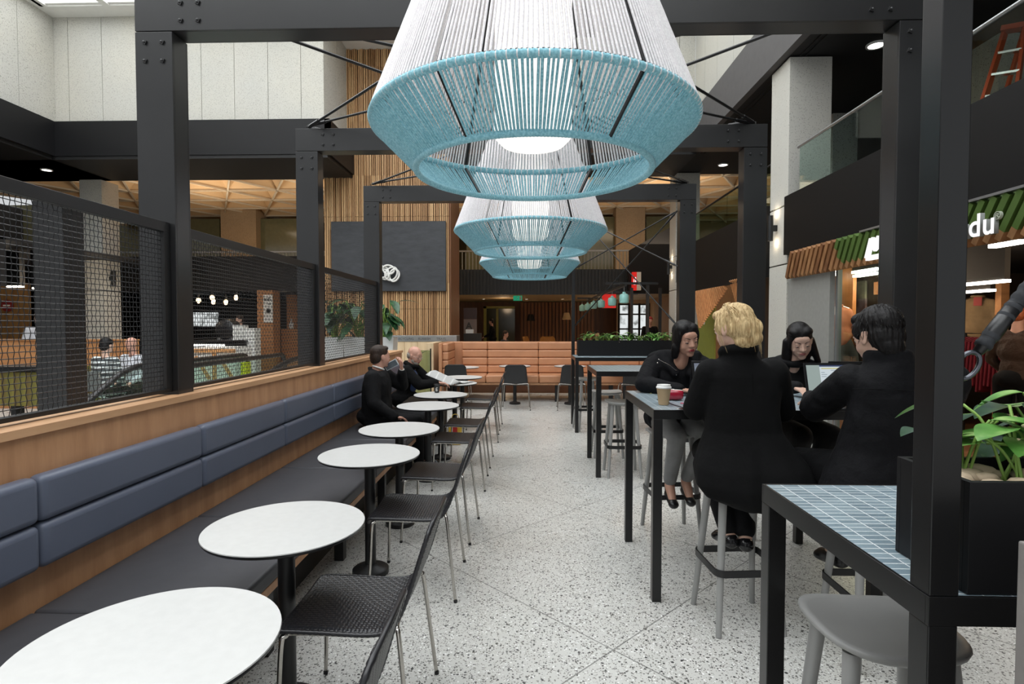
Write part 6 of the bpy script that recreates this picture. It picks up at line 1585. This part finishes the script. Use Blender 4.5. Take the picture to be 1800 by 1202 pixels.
# one part per letter
cur = y0_; wd = {}
for i, ch in enumerate(s):
    o = text3d(s[:i+1], size, (XF-.12, y0_, z_b), RL, M_let, 'tmpl', None, .016, off=.004, spacing=1.06)
    endy = min((o.matrix_world @ v.co).y for v in o.data.vertices); bpy.data.objects.remove(o)
    oc = text3d(ch, size, (0, 0, 0), RL, M_let, 'tmpl', None, .02, off=.003); w_ = -min((o_ @ v.co).y for o_ in [oc.matrix_world] for v in oc.data.vertices); bpy.data.objects.remove(oc)
    lt = text3d(ch, size, (XF-.12, endy+w_, z_b), RL, M_let, 'letter', t, .016, off=.004); lt.data.materials.append(M_lside)
    for pl in lt.data.polygons: pl.material_index = 0 if pl.normal.x < -.7 else 1
yl = at(1541, 437, X=XF-.12).y; zl = at(1541, 437, X=XF-.12).z
m = MB(); s_ = .125
for a, b in (((-1, -.6), (-.45, .8)), ((-.45, .8), (.1, -.1)), ((-.05, .15), (.45, .8)), ((.45, .8), (1, -.6)), ((-1, -.6), (1, -.6))):
    m.bar((XF-.13, yl-a[0]*s_, zl+a[1]*s_), (XF-.13, yl-b[0]*s_, zl+b[1]*s_), .045, s_*.26, up=(1, 0, 0))
m.build('mountain_emblem', M_let, t)
text3d('®', .075, (XF-.12, at(1749, 383, X=XF-.12).y, at(1752, 386, X=XF-.12).z), RL, plain('grey_mark', c(170, 176, 160), .5), 'registered_mark', t, .01)
MB().box(XF-.08, XF-.03, 3.3, 5.6, z1h+.002, z1h+.02).build('mounting_rail', M_steel, t)
# strip lights in the shop
k = 0
for (px0, px1, py, X_) in ((1448, 1468, 481, 4.2), (1450, 1474, 487, 4.4), (1502, 1546, 481, 4.2), (1504, 1546, 487.5, 4.45), (1690, 1770, 503, 5.0), (1690, 1745, 516, 5.6), (1745, 1800, 436, 4.1)):
    a = at(px0, py, X=X_); b = at(px1, py, X=X_); Y_ = (a.y+b.y)/2; zz = min(2.38, a.z)
    k += 1; t = thing('strip_lamp', ['bright strip lamp inside the clothing shop near the grey panel', 'second strip lamp beneath it inside the clothing shop near the grey panel', 'bright strip lamp seen left of the nearest frame column, upper', 'bright strip lamp seen left of the nearest frame column, lower', 'long strip lamp above the beige shirt, upper', 'strip lamp above the beige shirt, lower', 'wide strip lamp right under the green header at the right edge'][k-1], 'lamp', (X_, Y_, zz))
    MB().box(X_-.04, X_+.04, min(a.y, b.y), max(a.y, b.y), zz, zz+.03).build('tube', M_tube, t); MB().box(X_-.03, X_+.03, min(a.y, b.y), max(a.y, b.y), zz+.031, 2.42).build('housing', M_dark, t)
def shirt(px, py, X_, yawr, s, mat, label, tagm=None, cat='shirt'):
    p = at(px, py, X=X_); t = thing('shirt', label, cat, p, yawr, None); W_ = WM[t]
    m = MB()
    m.ell(W_ @ V((0, 0, -.12*s)), (.21*s, .07*s, .2*s), W_.to_3x3()); m.ell(W_ @ V((0, 0, -.36*s)), (.2*s, .07*s, .2*s), W_.to_3x3())
    for q in (-1, 1): m.cap(W_ @ V((q*.15*s, 0, -.02*s)), W_ @ V((q*.25*s, 0, -.25*s)), .06*s, .05*s); m.cap(W_ @ V((q*.25*s, 0, -.25*s)), W_ @ V((q*.27*s, 0, -.48*s)), .05*s, .04*s)
    b = blob('garment', m, .02, mat, t, 3)
    for v in b.data.vertices: pass
    MB().tube([W_ @ V((.07*s*math.cos(a), .05*s*math.sin(a), .075*s)) for a in [2*math.pi*k/12 for k in range(12)]], .02*s, 6, closed=True).build('collar', mat, t, smooth='all')
    MB().tube([W_ @ V(q) for q in ((-.16*s, 0, .03*s), (0, 0, .1*s), (.16*s, 0, .03*s))], .008, 6).build('hanger', M_chrome, t)
    if tagm: MB().obox(W_ @ V((0, -.075, -.0)), (.09, .006, .12), W_.to_3x3()).build('swing_tag', tagm, t)
    return t
Mtagr = plain('tag_red', c(206, 90, 84), .5)
shirt(1471, 546, 4.4, -.5, .95, cloth('rust_shirt', c(170, 106, 78)), 'rust brown shirt hanging in the clothing shop window', M_paper)
shirt(1719, 530, 6.3, -.7, .95, cloth('beige_shirt', c(176, 148, 112)), 'beige long sleeved shirt hanging inside the timber frame of the shop', Mtagr)
shirt(1471, 596, 4.42, -.5, .9, cloth('charcoal_shirt', c(62, 62, 60)), 'dark grey garment hanging below the rust brown shirt', plain('tag_orange', c(220, 160, 100), .5))
# timber frame portal in the shop
a = at(1690, 489, X=6.0); b = at(1768, 489, X=6.0)
t = thing('shop_portal', 'orange timber frame around the beige shirt in the clothing shop', 'frame', (6.0, (a.y+b.y)/2, 0))
MB().box(5.95, 6.05, b.y, b.y+.09, 0, a.z).build('post', M_timber, t); MB().box(5.95, 6.05, 8.3, 8.39, 0, a.z).build('post', M_timber, t); MB().box(5.95, 6.05, b.y, 8.39, a.z+.002, a.z+.09).build('lintel', M_timber, t)
# clothes rack with maroon garments
def rack(X_, y0, y1, z, mats, label):
    t = thing('clothes_rack', label, 'clothes rack', (X_, (y0+y1)/2, 0))
    MB().tube([(X_, y0, 0), (X_, y0, z), (X_, y1, z), (X_, y1, 0)], .014, 8).build('rail', M_blk2, t)
    n = int((y1-y0)/.06)
    for i in range(n):
        y = y0+(i+.5)*(y1-y0)/n; m = MB(); r_ = random.Random(i); h_ = r_.uniform(.62, .78)
        m.rings([[V((X_+dx, y+dy, z-dz)) for dx, dy in ((-w_, -.012), (w_, -.012), (w_, .018), (-w_, .018))] for w_, dz in ((.03, .05), (.17, .11), (.19, .35), (.21, h_))])
        m.build('garment', mats[i % len(mats)], t, bevel=.006)
Mmar = cloth('maroon_cloth', c(112, 26, 40)); Mdk = cloth('dark_cloth', c(40, 38, 42))
rack(5.95, 6.9, 7.75, 1.42, [Mmar], 'rack of maroon garments seen just right of the near black post'); rack(5.95, 6.0, 6.85, 1.3, [Mdk], 'rack of black garments to the right of the maroon ones')
# shop pictures
def picture(px0, px1, py0, py1, X_, cols, label):
    a, b = at(px0, py0, X=X_), at(px1, py1, X=X_); t = NT('print_'+label[:8].replace(' ', '_'), rough=.6); f_ = t.noise(t.coord('World'), 3, 4); t.color(t.ramp(f_, [(.3, cols[0]), (.5, cols[1]), (.7, cols[2])]))
    MB().box(X_, X_+.03, b.y, a.y, min(a.z, b.z), max(a.z, b.z)).solo('picture', t.m, label, 'picture')
picture(1450, 1496, 496, 516, 5.0, (c(120, 110, 60), c(150, 116, 90), c(100, 80, 64)), 'wide brown landscape print inside the shop over the rust shirt')
picture(1499, 1520, 496, 528, 5.0, (c(150, 150, 130), c(110, 110, 100), c(60, 56, 60)), 'tall mountain print inside the shop beside the brown one')
picture(1503, 1520, 526, 560, 4.95, (c(140, 130, 140), c(90, 60, 60), c(150, 140, 150)), 'grey climbing print inside the shop under the mountain print')
picture(1536, 1546, 496, 517, 4.95, (c(220, 150, 100), c(200, 130, 90), c(230, 180, 130)), 'small orange print by the edge of the frame column')
MB().box(5.1, 5.2, 7.9, 9.6, 0, 2.4).solo('shop_partition', plain('shop_partition', c(58, 48, 42), .8), 'dark partition wall behind the hanging shirts in the shop', 'partition')
# shopper in brown puffer jacket
p = at(1786, 600, X=5.95); o = simple_person('shopper in a brown quilted jacket and dark trousers at the right edge, in the shop', 5.3, at(1786, 600, X=5.3).y, 0, False, 60, cloth('brown_puffer', c(62, 44, 34), .6, .9, 30), SK4, hairm('auburn_hair', c(120, 60, 36), c(180, 100, 60)), reach=.1)
# orange step ladder on the gallery
t = thing('step_ladder', 'orange step ladder standing on the upper gallery at the top right', 'ladder', (5.2, 6.1, 3.0)); Mor = plain('ladder_orange', c(196, 74, 40), .5)
tl, tr_, bl_, br_ = at(1766, 58, Y=6.15), at(1802, 50, Y=6.0), at(1712, 232, Y=5.9), at(1778, 232, Y=5.75)
dl = (bl_-tl); dl = dl*((tl.z-3.002)/(tl.z-bl_.z)); dr = (br_-tr_); dr = dr*((tr_.z-3.002)/(tr_.z-br_.z))
MB().bar(tl, tl+dl, .03, .075).build('front_rail', Mor, t); MB().bar(tr_, tr_+dr, .03, .075).build('front_rail', Mor, t)
for q in (tl, tr_): MB().bar(q+V((.03, .05, 0)), V((q.x+.15, q.y+.8, 3.002)), .025, .05).build('rear_rail', Mor, t)
for k in range(6):
    u = (k+1)/6.6; MB().bar(tl+dl*u, tr_+dr*u, .08, .022).build('tread', M_chrome, t)
MB().bar(tl+V((-.03, 0, .03)), tr_+V((.03, 0, .03)), .14, .05).build('top_cap', Mor, t)
